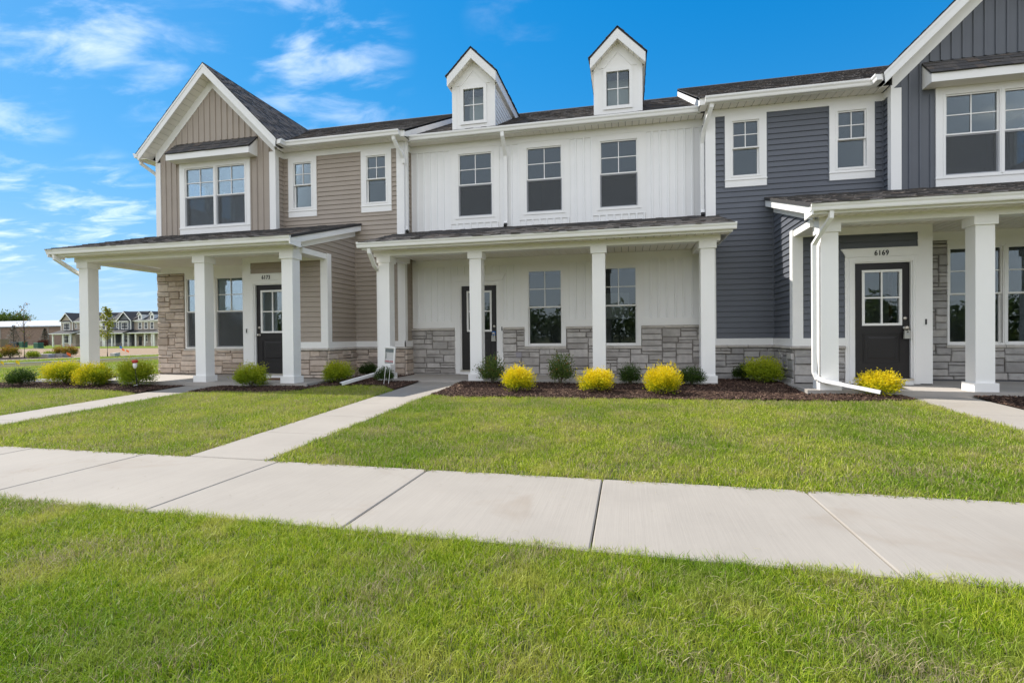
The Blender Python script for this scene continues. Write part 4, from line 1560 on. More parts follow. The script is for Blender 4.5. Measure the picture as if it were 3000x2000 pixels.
def middle_unit():
    YM, YC = 11.978, 10.314
    W, SV = MAT['white'], MAT['white_v']
    XL, XR = -5.28, 1.66
    P = thing('townhouse', 'white townhouse with two roof dormers in the middle of the row', 'townhouse', (-1.8, 12.4, .1), 'townhouses in the near row')
    F = front(YM)
    uw = [(-3.982, -3.192), (-2.284, -1.499), (-.565, .219)]
    uz = (4.06, 4.792, 5.525)
    lw = [(-2.28, -1.525), (-.57, .185)]
    lz = (.92, 1.774, 2.628)
    dr = (-3.974, -3.09)
    hs = [hole(a, b, uz[0], uz[2]) for a, b in uw] + [hole(a, b, lz[0], lz[2]) for a, b in lw] + [(dr[0] - .035, dr[1] + .035, .1, 2.37)]
    wall(P, F, XL, XR, .1, 5.9, hs, W)
    m = MB()
    m.box(XL, XR, 19.9, 20, 0, 6)
    m.build('wall', W, P)
    m = MB()
    m.box(XL + .02, XR - .02, YM + .14, 19.9, 5.87, 5.92)
    m.box(XL + .02, XR - .02, 16.0, 16.1, .2, 5.87)
    m.box(XL + .005, XL + .05, YM + .14, 16, .2, 5.87)
    m.box(XR - .05, XR - .005, YM + .14, 16, .2, 5.87)
    m.box(-2.7, -2.62, YM + .2, 16, 3.2, 5.87)
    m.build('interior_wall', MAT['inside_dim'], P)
    m = MB()
    m.box(XL + .05, XR - .05, YM + .14, 19.9, 3.05, 3.2)
    m.box(XL + .05, XR - .05, YM + .14, 19.9, .05, .2)
    m.build('interior_floor', MAT['inside_floor'], P)
    # kitchen cupboards seen dimly through the right lower window
    MB().box(-.60, .05, 14.2, 14.6, 1.55, 2.25).build('wall_cupboard', MAT['white'], P)
    # ---- upper cladding: boards between white surrounds
    zt = 5.69
    surr = [(-4.2, -3.0), (-2.48, -1.30), (-.75, .42)]
    sh = [(a, b, 3.875, 6) for a, b in surr]
    lim = [XL + .03, -4.2, -3.0, -2.48, -1.30, -.75, .42, XR - .02]
    for i in range(7):
        a, b = lim[i], lim[i + 1]
        if i % 2 == 0:
            batten(P, F, a, b, 3.70, zt, SV)
            j = MB()
            fbox(j, F, a, b, .006, .026, zt - .022, zt)
            fbox(j, F, a, a + .02, .006, .026, 3.7, zt - .022)
            fbox(j, F, b - .02, b, .006, .026, 3.7, zt - .022)
            j.build('trim_channel', W, P)
        else:
            batten(P, F, a, b, 3.70, 3.872, SV)
            fbox(MB(), F, a, b, .006, .026, 3.86, 3.882).build('trim_channel', W, P)
    fbox(MB(), F, XL, XR, 0, .030, zt, 5.845).build('frieze_board', W, P)
    for (a, b), (s0, s1) in zip(uw, surr):
        window(P, F, a, b, *uz)
        c = MB()
        fbox(c, F, s0, a - .062, 0, .022, 3.882, zt)
        fbox(c, F, b + .062, s1, 0, .022, 3.882, zt)
        fbox(c, F, a - .062, b + .062, 0, .022, uz[2] + .062, zt)
        c.build('window_casing', W, P)
        fbox(MB(), F, s0 + .1, s1 - .1, .0, .038, uz[0] - .085, uz[0] - .062).build('window_sill', W, P)
        fbox(MB(), F, a - .062, b + .062, 0, .024, 3.882, uz[0] - .085).build('window_apron', W, P)
    # ---- lower cladding
    z0, z1 = 1.46, 2.83
    for a, b, h in ((-5.25, -4.235, []), (-4.235, -2.985, [(-4.3, -2.9, 0, 2.60)]), (-2.985, -2.475, []), (-1.34, -.74, []), (.36, 1.62, [])):
        batten(P, F, a, b, z0, z1, SV, h)
        j = MB()
        fbox(j, F, a, b, .006, .024, z1 - .02, z1)
        if not h:
            fbox(j, F, a, b, .006, .024, z0, z0 + .02)
        if a < -5 or h == [] and a > -2:
            fbox(j, F, a, a + .018, .006, .024, z0 + .02, z1 - .02)
        if not h:
            fbox(j, F, b - .018, b, .006, .024, z0 + .02, z1 - .02)
        j.build('trim_channel', W, P)
    fbox(MB(), F, XL, XR, 0, .03, 2.83, 2.985).build('frieze_board', W, P)
    for a, b in lw:
        window(P, F, a, b, *lz, screen=False)
        fr_ = MB()
        fbox(fr_, F, a - .118, a - .062, 0, .026, .86, 2.74)
        fbox(fr_, F, b + .062, b + .118, 0, .026, .86, 2.74)
        fbox(fr_, F, a - .062, b + .062, 0, .026, 2.69, 2.74)
        fr_.build('window_casing', W, P)
    gap = [(-2.475, -2.398), (-1.407, -1.34), (-.74, -.688), (.303, .36)]
    m = MB()
    for a, b in gap:
        fbox(m, F, a, b, 0, .02, z0, z1)
    for a, b in lw:
        fbox(m, F, a - .118, b + .118, 0, .02, 2.74, 2.83)
    m.build('panel_board', W, P)
    bands = [(-5.28, -4.15), (-2.91, -2.40), (-1.405, -.69), (.305, 1.66)]
    for a, b in bands:
        fbox(MB(), F, a, b, 0, .028, 1.318, 1.46).build('band_board', W, P)
        cap_stones(P, F, a, b, 1.25, 1.316, MAT['cap'], int(50 + a * 3), .075)
    stones(P, F, XL, XR, .195, 1.25, MAT['stone_grey'], [(-4.15, -2.91, 0, 2), (-2.40, -1.405, .785, 2), (-.69, .305, .785, 2)], 77, MAT['mortar'])
    for a, b in lw:
        cap_stones(P, F, a - .13, b + .13, .785, .852, MAT['cap'], int(90 + a), .07)
    fbox(MB(), F, -2.60, -2.47, .03, .058, .60, .72).build('outlet_cover', MAT['outlet'], P)
    # door
    kx, kz = door(P, F, *dr, .285, 2.335, False)
    c = MB()
    fbox(c, F, -4.15, dr[0] - .13, 0, .022, .19, 2.44)
    fbox(c, F, dr[1] + .13, -2.912, 0, .022, .19, 2.44)
    c.build('casing_board', W, P)
    crown(P, F, -4.14, -2.92, 2.45, 2.585, .05, .05)
    bell = fbox(MB(), F, -2.945 - .02, -2.945 + .02, .022, .042, 1.22, 1.345).build('doorbell', W, P)
    fbox(MB(), F, -2.945 - .012, -2.945 + .012, .042, .046, 1.235, 1.33).build('doorbell_lens', MAT['plastic_dark'], bell)
    # ---- porch
    for x in (-5.325, -3.24, -.68, 1.37):
        column(P, x, x + .255, YC, YC + .245, .165, 2.873)
    MB().box(-5.43, 1.725, 10.294, 10.53, 2.873, 2.985).build('porch_beam', W, P)
    MB().box(-5.36, -5.12, 10.53, 11.53, 2.874, 2.984).build('porch_beam', W, P)
    MB().box(1.40, 1.63, 10.53, YM - .03, 2.874, 2.984).build('porch_beam', W, P)
    soffit_x(P, -5.12, 1.40, 10.53, YM - .03, 2.986)
    MB().box(-5.53, 1.88, 9.965, 9.99, 2.962, 3.11).build('fascia', W, P)
    soffit_x(P, -5.50, 1.86, 9.99, 10.294, 2.976)
    gutter(P, W, -5.60, 1.934, 9.843, 3.122)
    RS = .29
    L1 = 1.665 * math.hypot(1, RS)
    L2 = (YM - 9.88) * math.hypot(1, RS)
    for a, b, H in ((-5.55, XL, L1), (XL, 1.66, L2), (1.66, 1.90, L1)):
        rf = roof_slab(P, MAT['roof'], (a, 9.88, 3.118), (1, 0, 0), (0, 1, RS), b - a, H, .05, 'porch_roof')
        shingles(rf, MAT['shingle'], (a, 9.85, 3.118 - .03 * RS), (1, 0, 0), (0, 1, RS), b - a, H + .02, int(100 + a * 7))
    rz = lambda y: 3.118 + RS * (y - 9.88) - .05
    for x in (-5.53, 1.86):
        MB().prism([(x, 9.99, 2.975), (x, 11.53, 2.975), (x, 11.53, rz(11.53)), (x, 9.99, rz(9.99))],
                   [(x + .02, 9.99, 2.975), (x + .02, 11.53, 2.975), (x + .02, 11.53, rz(11.53)), (x + .02, 9.99, rz(9.99))]).build('rake_fascia', W, P)
    # ---- main roof
    sl = .5
    mz = lambda y: 5.99 + sl * (y - 11.64)
    x0, x1 = -5.3, 1.7
    rf = roof_slab(P, MAT['roof'], (x0, 11.64, 5.99), (1, 0, 0), (0, 1, sl), x1 - x0, 4.26 * math.hypot(1, sl), .05, 'main_roof')
    shingles(rf, MAT['shingle'], (x0, 11.61, 5.975), (1, 0, 0), (0, 1, sl), x1 - x0, 4.29 * math.hypot(1, sl), 71)
    roof_slab(P, MAT['roof'], (x0, 20.5, mz(15.9) - 4.6 * sl), (1, 0, 0), (0, -1, sl), x1 - x0, 4.6 * math.hypot(1, sl), .05, 'main_roof')
    MB().prism([(x0, 15.75, mz(15.9) - .06), (x0, 15.9, mz(15.9) + .025), (x0, 16.05, mz(15.9) - .06)],
               [(x1, 15.75, mz(15.9) - .06), (x1, 15.9, mz(15.9) + .025), (x1, 16.05, mz(15.9) - .06)]).build('ridge_cap', MAT['roof'], P)
    MB().box(-5.12, 1.50, 11.64, 11.665, 5.835, 5.985).build('fascia', W, P)
    soffit_x(P, -5.25, 1.63, 11.665, YM, 5.84)
    gutter(P, W, -5.225, 1.56, 11.528, 5.974)
    # ---- dormers
    for x0_, lab in ((-4.139, 0), (-.702, 1)):
        xc = x0_ + .525
        x1_ = x0_ + 1.05
        d = MB()
        h = (xc - .265, xc + .265, 6.31, 7.15)
        for b0, b1, c0, c1 in cut(x0_, x1_, 6.17, 7.33, [h]):
            fbox(d, F, b0, b1, -.1, .0, c0, c1)
        fprism(d, F, [(x0_, 7.33), (x1_, 7.33), (xc, 7.855)], -.1, 0)
        dp = d.build('dormer', W, P)
        # raised flat trim on the face
        t = MB()
        for sg in (-1, 1):
            pl = [(xc, 7.56), (xc, 7.83), (xc + sg * .525, 7.305), (xc + sg * .525, 7.22), (xc + sg * .30, 7.22)]
            fprism(t, F, pl, 0, .014)
        fbox(t, F, x0_, x0_ + .10, 0, .0135, 6.17, 7.22)
        fbox(t, F, x1_ - .10, x1_, 0, .0135, 6.17, 7.22)
        t.build('dormer_trim', W, dp)
        a, b = xc - .235, xc + .235
        ring(MB(), F, a - .095, b + .095, 6.265, 7.195, .075, -.06, .028).build('window_frame', W, dp)
        fbox(MB(), F, a, b, -.022, -.017, 6.34, 7.12).build('pane', MAT['glass'], dp)
        fbox(MB(), F, xc - .010, xc + .010, -.016, .0, 6.34, 7.12).build('muntin', W, dp)
        fbox(MB(), F, a, b, -.0165, -.0005, 6.722, 6.742).build('muntin', W, dp)
        fbox(MB(), F, a - .02, b + .02, -.5, -.49, 6.3, 7.15).build('dormer_interior', MAT['inside'], dp)
        for sx, fr_ in ((x0_, face_l(x0_)), (x1_, face_r(x1_))):
            m = MB()
            fprism(m, fr_, [(YM + .0, 6.1), (YM, 7.34), (14.6, 7.34)], -.08, 0)
            m.build('dormer_cheek', W, dp)
            n = 11
            for i in range(n):
                zb = 6.24 + i * .1143
                pl = clip([(YM + .06, zb), (14.6, zb), (14.6, zb + .1143), (YM + .06, zb + .1143)], [(sl, -1, sl * 11.98 - 6.16)])
                if pl:
                    m = MB()
                    dd = lambda z: .0165 - (z - zb) / .1143 * .012
                    m.prism([fr_(q, 0, z) for q, z in pl], [fr_(q, dd(z), z) for q, z in pl])
                    m.build('siding_board', W, dp)
            fbox(MB(), fr_, YM - .012, YM + .06, 0, .02, 6.17, 7.3).build('corner_board', W, dp)
        for sg in (-1, 1):
            fx = xc + sg * .62
            Zt = 8.035
            rfo = roof_slab(P, MAT['roof'], (fx, 11.77, Zt - .625), (0, 1, 0), (-sg, 0, 1), 4.1, .62 * math.sqrt(2), .03, 'dormer_roof')
            shingles(rfo, MAT['shingle'], (fx + sg * .01, 11.755, Zt - .635), (0, 1, 0), (-sg, 0, 1), 4.1, .63 * math.sqrt(2), 81 + sg)
            pl = [(xc, Zt - .02), (xc, Zt - .275), (xc + sg * .60, Zt - .275 - .60), (xc + sg * .605, Zt - .02 - .605)]
            fprism(MB(), front(11.80), pl, 0, .024).build('rake_fascia', W, dp)
            n = 5
            for i in range(n):
                t0, t1 = .60 * i / n + .003, .60 * (i + 1) / n - .004
                q = [(xc + sg * t0, Zt - .262 - t0), (xc + sg * t1, Zt - .262 - t1), (xc + sg * t1, Zt - .25 - t1), (xc + sg * t0, Zt - .25 - t0)]
                mm = MB()
                mm.prism([(x, 11.80, z) for x, z in q], [(x, YM - .001, z) for x, z in q])
                mm.build('soffit_panel', MAT['soffit'], dp)
            e0, e1 = sorted((xc + sg * .525, xc + sg * .60))
            MB().box(e0, e1, YM - .0, 14.3, 7.165, 7.178).build('soffit_panel', MAT['soffit'], dp)
            e0, e1 = sorted((xc + sg * .60, xc + sg * .612))
            MB().box(e0, e1, 11.79, 14.45, 7.17, 7.395).build('fascia', W, dp)
    # downspouts on this house
    downspout(P, [(-2.81, 11.60, 5.86), (-2.81, 11.60, 5.76), (-2.81, 11.90, 5.40), (-2.81, 11.915, 5.2), (-2.81, 11.915, 3.84), (-2.81, 11.86, 3.76)])
    MB().sweep([(-2.81, 11.86, 3.775), (-2.81, 11.80, 3.715)], .07, .05, (1, 0, 0)).build('outlet_guard', MAT['black'], P)
    downspout(P, [(-5.22, 11.60, 5.87), (-5.22, 11.62, 5.78), (-5.235, 11.66, 5.4), (-5.235, 11.66, 3.80), (-5.22, 11.63, 3.70)], (0, 1, 0))
    MB().sweep([(-5.22, 11.63, 3.705), (-5.20, 11.58, 3.645)], .07, .05, (0, 1, 0)).build('outlet_guard', MAT['black'], P)
    downspout(P, [(-5.34, 9.93, 3.0), (-5.34, 9.95, 2.90), (-5.37, 10.22, 2.66), (-5.372, 10.42, 2.58), (-5.372, 10.42, .42), (-5.40, 10.32, .30), (-5.62, 9.62, .20), (-5.72, 9.40, .155)], (1, 0, 0))
    MB().sweep([(-5.718, 9.405, .156), (-5.726, 9.388, .152)], .066, .046, (1, 0, 0)).build('outlet_mouth', MAT['black'], P)
    return P, kx, kz, YM

TH_L = dict(label='beige townhouse with house number 6173 at the left end of the row', group='townhouses in the near row', siding=MAT['beige'], upright=MAT['beige_v'], stone=MAT['stone_tan'],
            small=((3.95, 4.41), (5.99, 6.46)), seed=11, inside=MAT['inside'])
TH_R = dict(label='slate blue townhouse with house number 6169 at the right of the row', group='townhouses in the near row', siding=MAT['slate'], upright=MAT['slate_v'], stone=MAT['stone_dark'],
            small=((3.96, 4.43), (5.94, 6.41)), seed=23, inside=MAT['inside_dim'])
HL, XLf, lkx, lkz, lky = end_unit(1, -12.22, TH_L, '6173')
HM, mkx, mkz, mky = middle_unit()
HR, XRf, rkx, rkz, rky = end_unit(-1, 8.61, TH_R, '6169')

# downspouts of the end houses
downspout(HL, [(-5.36, 11.2, 5.87), (-5.36, 11.22, 5.78), (-5.25, 11.50, 5.42), (-5.245, 11.52, 5.3)], (1, 0, 0))
downspout(HL, [(-12.50, 11.06, 5.86), (-12.50, 11.06, 5.74), (-12.30, 11.30, 5.52), (-12.255, 11.36, 5.4), (-12.255, 11.36, 3.9)], (0, 1, 0))
downspout(HL, [(-12.40, 8.85, 3.0), (-12.40, 8.86, 2.91), (-12.31, 9.22, 2.66), (-12.285, 9.36, 2.58), (-12.285, 9.36, .36), (-12.36, 9.36, .24), (-12.7, 9.38, .19), (-14.4, 9.45, .12)], (0, 1, 0))
downspout(HR, [(1.72, 11.22, 5.87), (1.72, 11.23, 5.78), (1.60, 11.55, 5.40), (1.592, 11.66, 5.2), (1.592, 11.66, 3.78), (1.592, 11.62, 3.70)], (1, 0, 0))
MB().sweep([(1.592, 11.62, 3.70), (1.592, 11.58, 3.64)], .07, .05, (1, 0, 0)).build('outlet_guard', MAT['black'], HR)
downspout(HR, [(3.10, 8.86, 3.0), (3.10, 8.87, 2.90), (3.02, 9.16, 2.66), (2.995, 9.30, 2.56), (2.995, 9.30, .46), (3.02, 9.27, .36), (3.10, 9.18, .325), (3.55, 8.90, .235), (3.74, 8.78, .195)], (0, 1, 0))
MB().sweep([(3.738, 8.782, .1955), (3.752, 8.773, .1925)], .068, .048, (0, 1, 0)).build('outlet_mouth', MAT['black'], HR)

# lamp glimpsed through the glass of the right-hand front door
lt = thing('hall_lamp', 'small glowing lamp seen through the glass of the 6169 front door', 'lamp', (4.32, 13.0, 1.86))
MB().lathe([(.045, 0), (.06, .02), (.06, .15), (.03, .17)], (4.32, 13.0, 1.72)).build('lamp_shade', MAT['lamp'], lt, True)
MB().tube([(4.32, 13.0, 1.88), (4.32, 13.0, 2.98)], .008, 6).build('cord', MAT['digit'], lt)

def lockbox(x, y, z, label, blue):
    t = thing('lockbox', label, 'lockbox', (x, y, z), 'lockboxes on door knobs')
    MB().tube([(x - .03, y, z - .05), (x - .03, y - .005, z + .01), (x, y - .008, z + .03), (x + .03, y - .005, z + .01), (x + .03, y, z - .05)], .006, 6).build('shackle', MAT['nickel'], t)
    b = MB()
    A = [(x - .042, z - .05), (x + .042, z - .05), (x + .05, z - .19), (x - .05, z - .19)]
    b.prism([(a, y - .03, c) for a, c in A], [(a, y + .012, c) for a, c in A])
    bd = b.build('case', MAT['lockbox'], t)
    MB().lathe([(.012, 0), (.012, .004)], (x, y - .030, z - .075), 'Y', 10).build('button', MAT['digit'], bd)
    k = MB()
    for i in range(2):
        for j in range(4):
            k.box(x - .026 + j * .015, x - .016 + j * .015, y - .034, y - .030, z - .105 - i * .016, z - .095 - i * .016)
    k.build('keypad', MAT['print'], bd)
    if blue:
        MB().box(x - .045, x + .045, y + .013, y + .016, z - .06, z + .05).build('blue_tag', MAT['flag_b'], t)
lockbox(rkx, rky - .02, rkz, 'grey key lockbox hanging from the knob of the 6169 door', False)
lockbox(mkx, mky - .02, mkz, 'key lockbox with blue tag on the knob of the white house door', True)
dm = tag(MB().box(-7.98, -7.30, 9.86, 10.24, .180, .196).build('doormat', MAT['mat']), 'brown doormat on the porch in front of the 6173 door', 'doormat')

# ------------------------------------------------------------------ shrubs
def foliage(seed, n, rx, rz, leaf, mode, lumps=7, stem=.0, fill=.3, rag=.2):
    """leafy sprigs from a common base; tone = leaf colour (light end: young growth at the tips, plus painted sun on one side)"""
    rnd = random.Random(seed)
    mb = MB()
    ns = 190
    for k in range(ns):
        zc = rnd.uniform(-.45, 1.0)
        a = rnd.uniform(0, 6.283)
        q = math.sqrt(max(0, 1 - zc * zc))
        d = Vector((q * math.cos(a), q * math.sin(a), zc))
        R_ = 1 + rnd.gauss(0, rag * .55) + (rag * rnd.uniform(.3, 1.0) if zc > .5 and rnd.random() < .35 else 0)
        R_ *= 1 + .10 * math.sin(a * 3 + seed) * q
        end = Vector((d.x * rx * R_, d.y * rx * R_, rz * (.95 + d.z * R_)))
        st = Vector((end.x * .15, end.y * .15, rz * .35))
        own = rnd.uniform(-.12, .12)
        m = n // ns
        for i in range(m):
            t = fill + (1 - fill) * (rnd.random() ** .8)
            p = st + (end - st) * t + Vector((rnd.gauss(0, 1), rnd.gauss(0, 1), rnd.gauss(0, 1))) * (.035 + .02 * (1 - t)) * (rx / .3)
            if p.z < .008:
                p.z = .008 + rnd.random() * .03
            ax = (end - st).normalized()
            o = (ax * .9 + Vector((rnd.uniform(-1, 1), rnd.uniform(-1, 1), rnd.uniform(-.5, .8))) * .8).normalized()
            s = o.cross(Vector((rnd.uniform(-1, 1), rnd.uniform(-1, 1), rnd.uniform(-1, 1)))).normalized()
            l = leaf * rnd.uniform(.7, 1.3)
            w = l * .45
            tip = p + o * l
            mid = p + o * l * .5
            nn = o.cross(s)
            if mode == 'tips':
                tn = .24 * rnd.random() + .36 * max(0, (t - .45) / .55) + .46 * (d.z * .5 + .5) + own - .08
            elif mode == 'side':  # leaves on the sunward side painted lighter
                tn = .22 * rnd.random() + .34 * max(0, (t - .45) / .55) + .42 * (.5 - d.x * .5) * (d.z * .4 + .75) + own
            else:
                tn = rnd.random() * .75 + .25 * t * rnd.random() + own
            mb.add([p, mid + s * w / 2 + nn * w * .15, tip, mid - s * w / 2 + nn * w * .15], [(0, 1, 2), (0, 2, 3)], min(1, max(0, tn)))
    return mb

def twigs(seed, n, rx, rz):
    rnd = random.Random(seed)
    mb = MB()
    for i in range(n):
        a = rnd.uniform(0, 6.28)
        r = rnd.uniform(.3, .8)
        e = Vector((math.cos(a) * rx * r, math.sin(a) * rx * r, rz * rnd.uniform(.9, 1.6)))
        mb.tube([(0, 0, -.03), e * .45 + Vector((0, 0, .04)), e], [.009, .006, .003], 5)
    return mb

def shrub(name, seed, n, rx, rz, leaf, mode, mat, label, loc, group, lumps=7, fill=.3, rag=.22):
    t = thing(name, label, 'shrub', loc, group)
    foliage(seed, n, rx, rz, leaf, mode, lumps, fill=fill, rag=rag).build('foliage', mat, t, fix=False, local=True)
    twigs(seed + 1, 9, rx, rz).build('stem', MAT['bark'], t, local=True)
    return t

def at(x, y):
    return (x, y, bed_z(x, y) + .01)

GY_ = 'golden shrubs in the mulch beds'
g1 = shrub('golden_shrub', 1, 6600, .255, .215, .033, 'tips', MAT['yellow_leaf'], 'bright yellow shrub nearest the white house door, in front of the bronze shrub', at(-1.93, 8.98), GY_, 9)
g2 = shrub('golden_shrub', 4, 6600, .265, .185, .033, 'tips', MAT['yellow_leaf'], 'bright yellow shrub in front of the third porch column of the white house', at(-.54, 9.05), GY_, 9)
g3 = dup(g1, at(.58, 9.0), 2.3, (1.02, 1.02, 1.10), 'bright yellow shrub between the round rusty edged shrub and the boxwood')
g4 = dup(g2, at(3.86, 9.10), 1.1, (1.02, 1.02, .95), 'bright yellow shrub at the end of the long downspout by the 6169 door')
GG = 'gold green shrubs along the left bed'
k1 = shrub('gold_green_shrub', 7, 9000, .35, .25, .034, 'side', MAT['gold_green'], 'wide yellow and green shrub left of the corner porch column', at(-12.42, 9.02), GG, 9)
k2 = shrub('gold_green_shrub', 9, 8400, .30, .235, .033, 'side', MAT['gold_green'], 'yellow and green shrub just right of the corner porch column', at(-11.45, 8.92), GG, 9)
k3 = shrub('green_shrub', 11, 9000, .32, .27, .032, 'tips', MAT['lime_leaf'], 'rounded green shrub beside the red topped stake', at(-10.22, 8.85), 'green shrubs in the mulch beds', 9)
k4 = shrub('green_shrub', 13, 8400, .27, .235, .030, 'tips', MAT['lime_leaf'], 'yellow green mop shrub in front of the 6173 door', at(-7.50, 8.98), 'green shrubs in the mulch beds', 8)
k5 = dup(k4, at(-6.08, 9.86), 2.0, (1.02, 1.02, .95), 'yellow green mop shrub by the stone corner left of the slanted downspout')
k6 = dup(k4, at(2.52, 10.55), 4.0, (1.16, 1.16, 1.0), 'yellow green mop shrub beside the stone corner of the slate blue house')
BX = 'dark boxwoods in the mulch beds'
b1 = shrub('boxwood', 15, 5200, .18, .16, .022, 'all', MAT['box_leaf'], 'dark round boxwood in front of the left column of the white house', at(-5.02, 9.93), BX, 6, .3, .12)
b2 = dup(b1, at(-6.12, 11.25), 1.0, (1.15, 1.15, 1.0), 'dark boxwood deep in the corner behind the slanted downspout')
b3 = dup(b1, at(1.15, 9.98), 2.5, (1.22, 1.22, 1.05), 'dark boxwood at the foot of the right column of the white house')
b4 = dup(b1, at(2.28, 11.15), .4, (1.0, 1.0, 1.05), 'small dark boxwood behind the mop shrub by the slate blue wall')
b5 = dup(b1, at(-13.25, 8.72), 3.0, (1.35, 1.35, 1.15), 'dark boxwood cut by the left edge of the picture')
BZ = 'bronze tipped shrubs by the white porch'
r1 = shrub('bronze_tipped_shrub', 17, 3600, .24, .27, .036, 'all', MAT['red_leaf'], 'upright green shrub with bronze tips beside the white house door column', at(-2.68, 10.02), BZ, 8, .25, .3)
r2 = shrub('bronze_tipped_shrub', 19, 3600, .23, .29, .036, 'all', MAT['red_leaf'], 'upright green shrub with bronze tips below the left porch window', at(-1.30, 10.02), BZ, 8, .25, .3)
b6 = shrub('boxwood', 21, 4600, .19, .19, .024, 'all', MAT['red_leaf'], 'round dark green shrub with rusty edge below the right porch window', at(.04, 10.0), BX, 6)
b6.children[0].data.materials[0] = MAT['box_leaf']

# ------------------------------------------------------------------ small things in the yard
fx, fy = -4.80, 9.62
fz = bed_z(fx, fy)
fb = thing('flyer_box', 'white flyer box on two thin stakes by the left column of the white house', 'flyer box', (fx, fy, fz))
tilt = .055
def fb_build(mb, name, mat, parent):
    o = mb.build(name, mat, parent, local=True)
    return o
for sx in (-.055, .055):
    fb_build(MB().tube([(sx - .03, 0, -.05), (sx, 0, .52)], .0055, 6), 'stake', MAT['white'], fb)
cx, cz0, cz1 = .02, .47, .83
body = MB()
body.box(cx - .125, cx - .118, -.03, .03, cz0, cz1)
body.box(cx + .118, cx + .125, -.03, .03, cz0, cz1)
body.box(cx - .118, cx + .118, .024, .03, cz0, cz1)
body.box(cx - .118, cx + .118, -.03, .024, cz0, cz0 + .012)
body.box(cx - .118, cx - .10, -.032, -.026, cz0 + .012, cz1)
body.box(cx + .10, cx + .118, -.032, -.026, cz0 + .012, cz1)
bo = fb_build(body, 'box_body', MAT['white'], fb)
lid = MB()
lid.box(cx - .135, cx + .135, -.042, .04, cz1 + .002, cz1 + .03)
ld = fb_build(lid, 'box_lid', MAT['white'], fb)
fb_build(MB().tube([(cx - .04, 0, cz1 + .03), (cx - .025, 0, cz1 + .055), (cx + .025, 0, cz1 + .055), (cx + .04, 0, cz1 + .03)], .004, 6), 'lid_handle', MAT['white'], fb)
fb_build(MB().box(cx - .1, cx + .1, -.016, -.012, cz0 + .02, cz1 - .01), 'flyer', MAT['paper'], fb)
fb_build(MB().box(cx - .1, cx + .1, -.021, -.017, cz1 - .095, cz1 - .02), 'header_band', MAT['band'], fb)
pr = MB()
for i in range(6):
    pr.box(cx - .095, cx - .06, -.0205, -.0165, cz1 - .125 - i * .022, cz1 - .112 - i * .022)
pr.box(cx - .1, cx + .1, -.0205, -.0165, cz0 + .014, cz0 + .036)
fb_build(pr, 'printed_lines', MAT['print'], fb)
pane = MB().box(cx - .118, cx + .118, -.0255, -.0235, cz0 + .012, cz1)
fb_build(pane, 'clear_front', MAT['acrylic'], fb)
cu = bpy.data.curves.new('flyer_text', 'FONT')
cu.body = 'TAKE ONE'
cu.size = .042
cu.align_x = 'CENTER'
cu.extrude = .0008
cu.offset = .0012
tmp = bpy.data.objects.new('tmp_text', cu)
COL.objects.link(tmp)
bpy.context.view_layer.update()
me = bpy.data.meshes.new_from_object(tmp.evaluated_get(bpy.context.evaluated_depsgraph_get()))
bpy.data.objects.remove(tmp)
me.transform(Matrix.Translation((cx, -.0275, cz0 + .048)) @ Matrix.Rotation(RAD(90), 4, 'X'))
me.materials.clear()
me.materials.append(MAT['ink'])
link('lettering', me, fb, True)
fb.rotation_euler = (0, RAD(4.0), RAD(6))
fb.scale = (.9, .9, .9)

# sign just entering the picture at the right
sg = thing('yard_sign', 'white framed sign with dark header cut by the right edge of the picture', 'sign', (5.975, 9.15, walk_z(9.15)))
sgx = .0
MB().box(-.02, .5, -.012, .012, .42, .86).build('sign_panel', MAT['paper'], sg, local=True)
MB().box(.0, .5, -.016, -.0125, .68, .85).build('sign_header', MAT['band'], sg, local=True)
for q in (.05, .43):
    MB().tube([(q, 0, -.05), (q, 0, .42)], .007, 6).build('leg', MAT['white'], sg, local=True)

# red topped stake in the left bed
sx, sy = -9.98, 8.62
st = thing('marker_stake', 'thin stake with white head and red cap in front of the rounded green shrub', 'stake', (sx, sy, bed_z(sx, sy)))
MB().tube([(.045, 0, -.03), (.0, 0, .42)], .008, 7).build('pole', MAT['digit'], st, local=True)
MB().lathe([(.012, .40), (.030, .43), (.040, .47), (.034, .52)], (-.004, 0, 0), 'Z', 12).build('head', MAT['white'], st, True, local=True)
MB().lathe([(.03, .52), (.055, .54), (.060, .56), (.05, .585), (.02, .59)], (-.006, 0, 0), 'Z', 12).build('cap', MAT['red'], st, True, local=True)
MB().tube([(-.03, -.01, .055), (.06, -.01, .075)], .006, 6).build('cross_pin', MAT['white'], st, local=True)

def flag(x, y, mat, label, h=.45, s=.11, rz=0, grp='marker flags in the ground'):
    t = thing('marker_flag', label, 'flag', (x, y, ground_z(x, y)), grp, rz)
    MB().tube([(0, 0, -.05), (0, 0, h)], .003, 5).build('wire', MAT['grey_metal'], t, local=True)
    v = []
    n = 5
    for i in range(n):
        u = i / (n - 1)
        for w in (0, 1):
            v.append((u * s, .02 * math.sin(u * 5), h - w * s * .8 - u * s * .55))
    f = [(2 * i, 2 * i + 1, 2 * i + 3, 2 * i + 2) for i in range(n - 1)]
    A = [Vector(p) for p in v]
    mb = MB()
    mb.add(A + [p + Vector((0, .0015, 0)) for p in A], f + [tuple(k + 2 * n for k in reversed(q)) for q in f])
    mb.build('cloth', mat, t, fix=False, local=True)

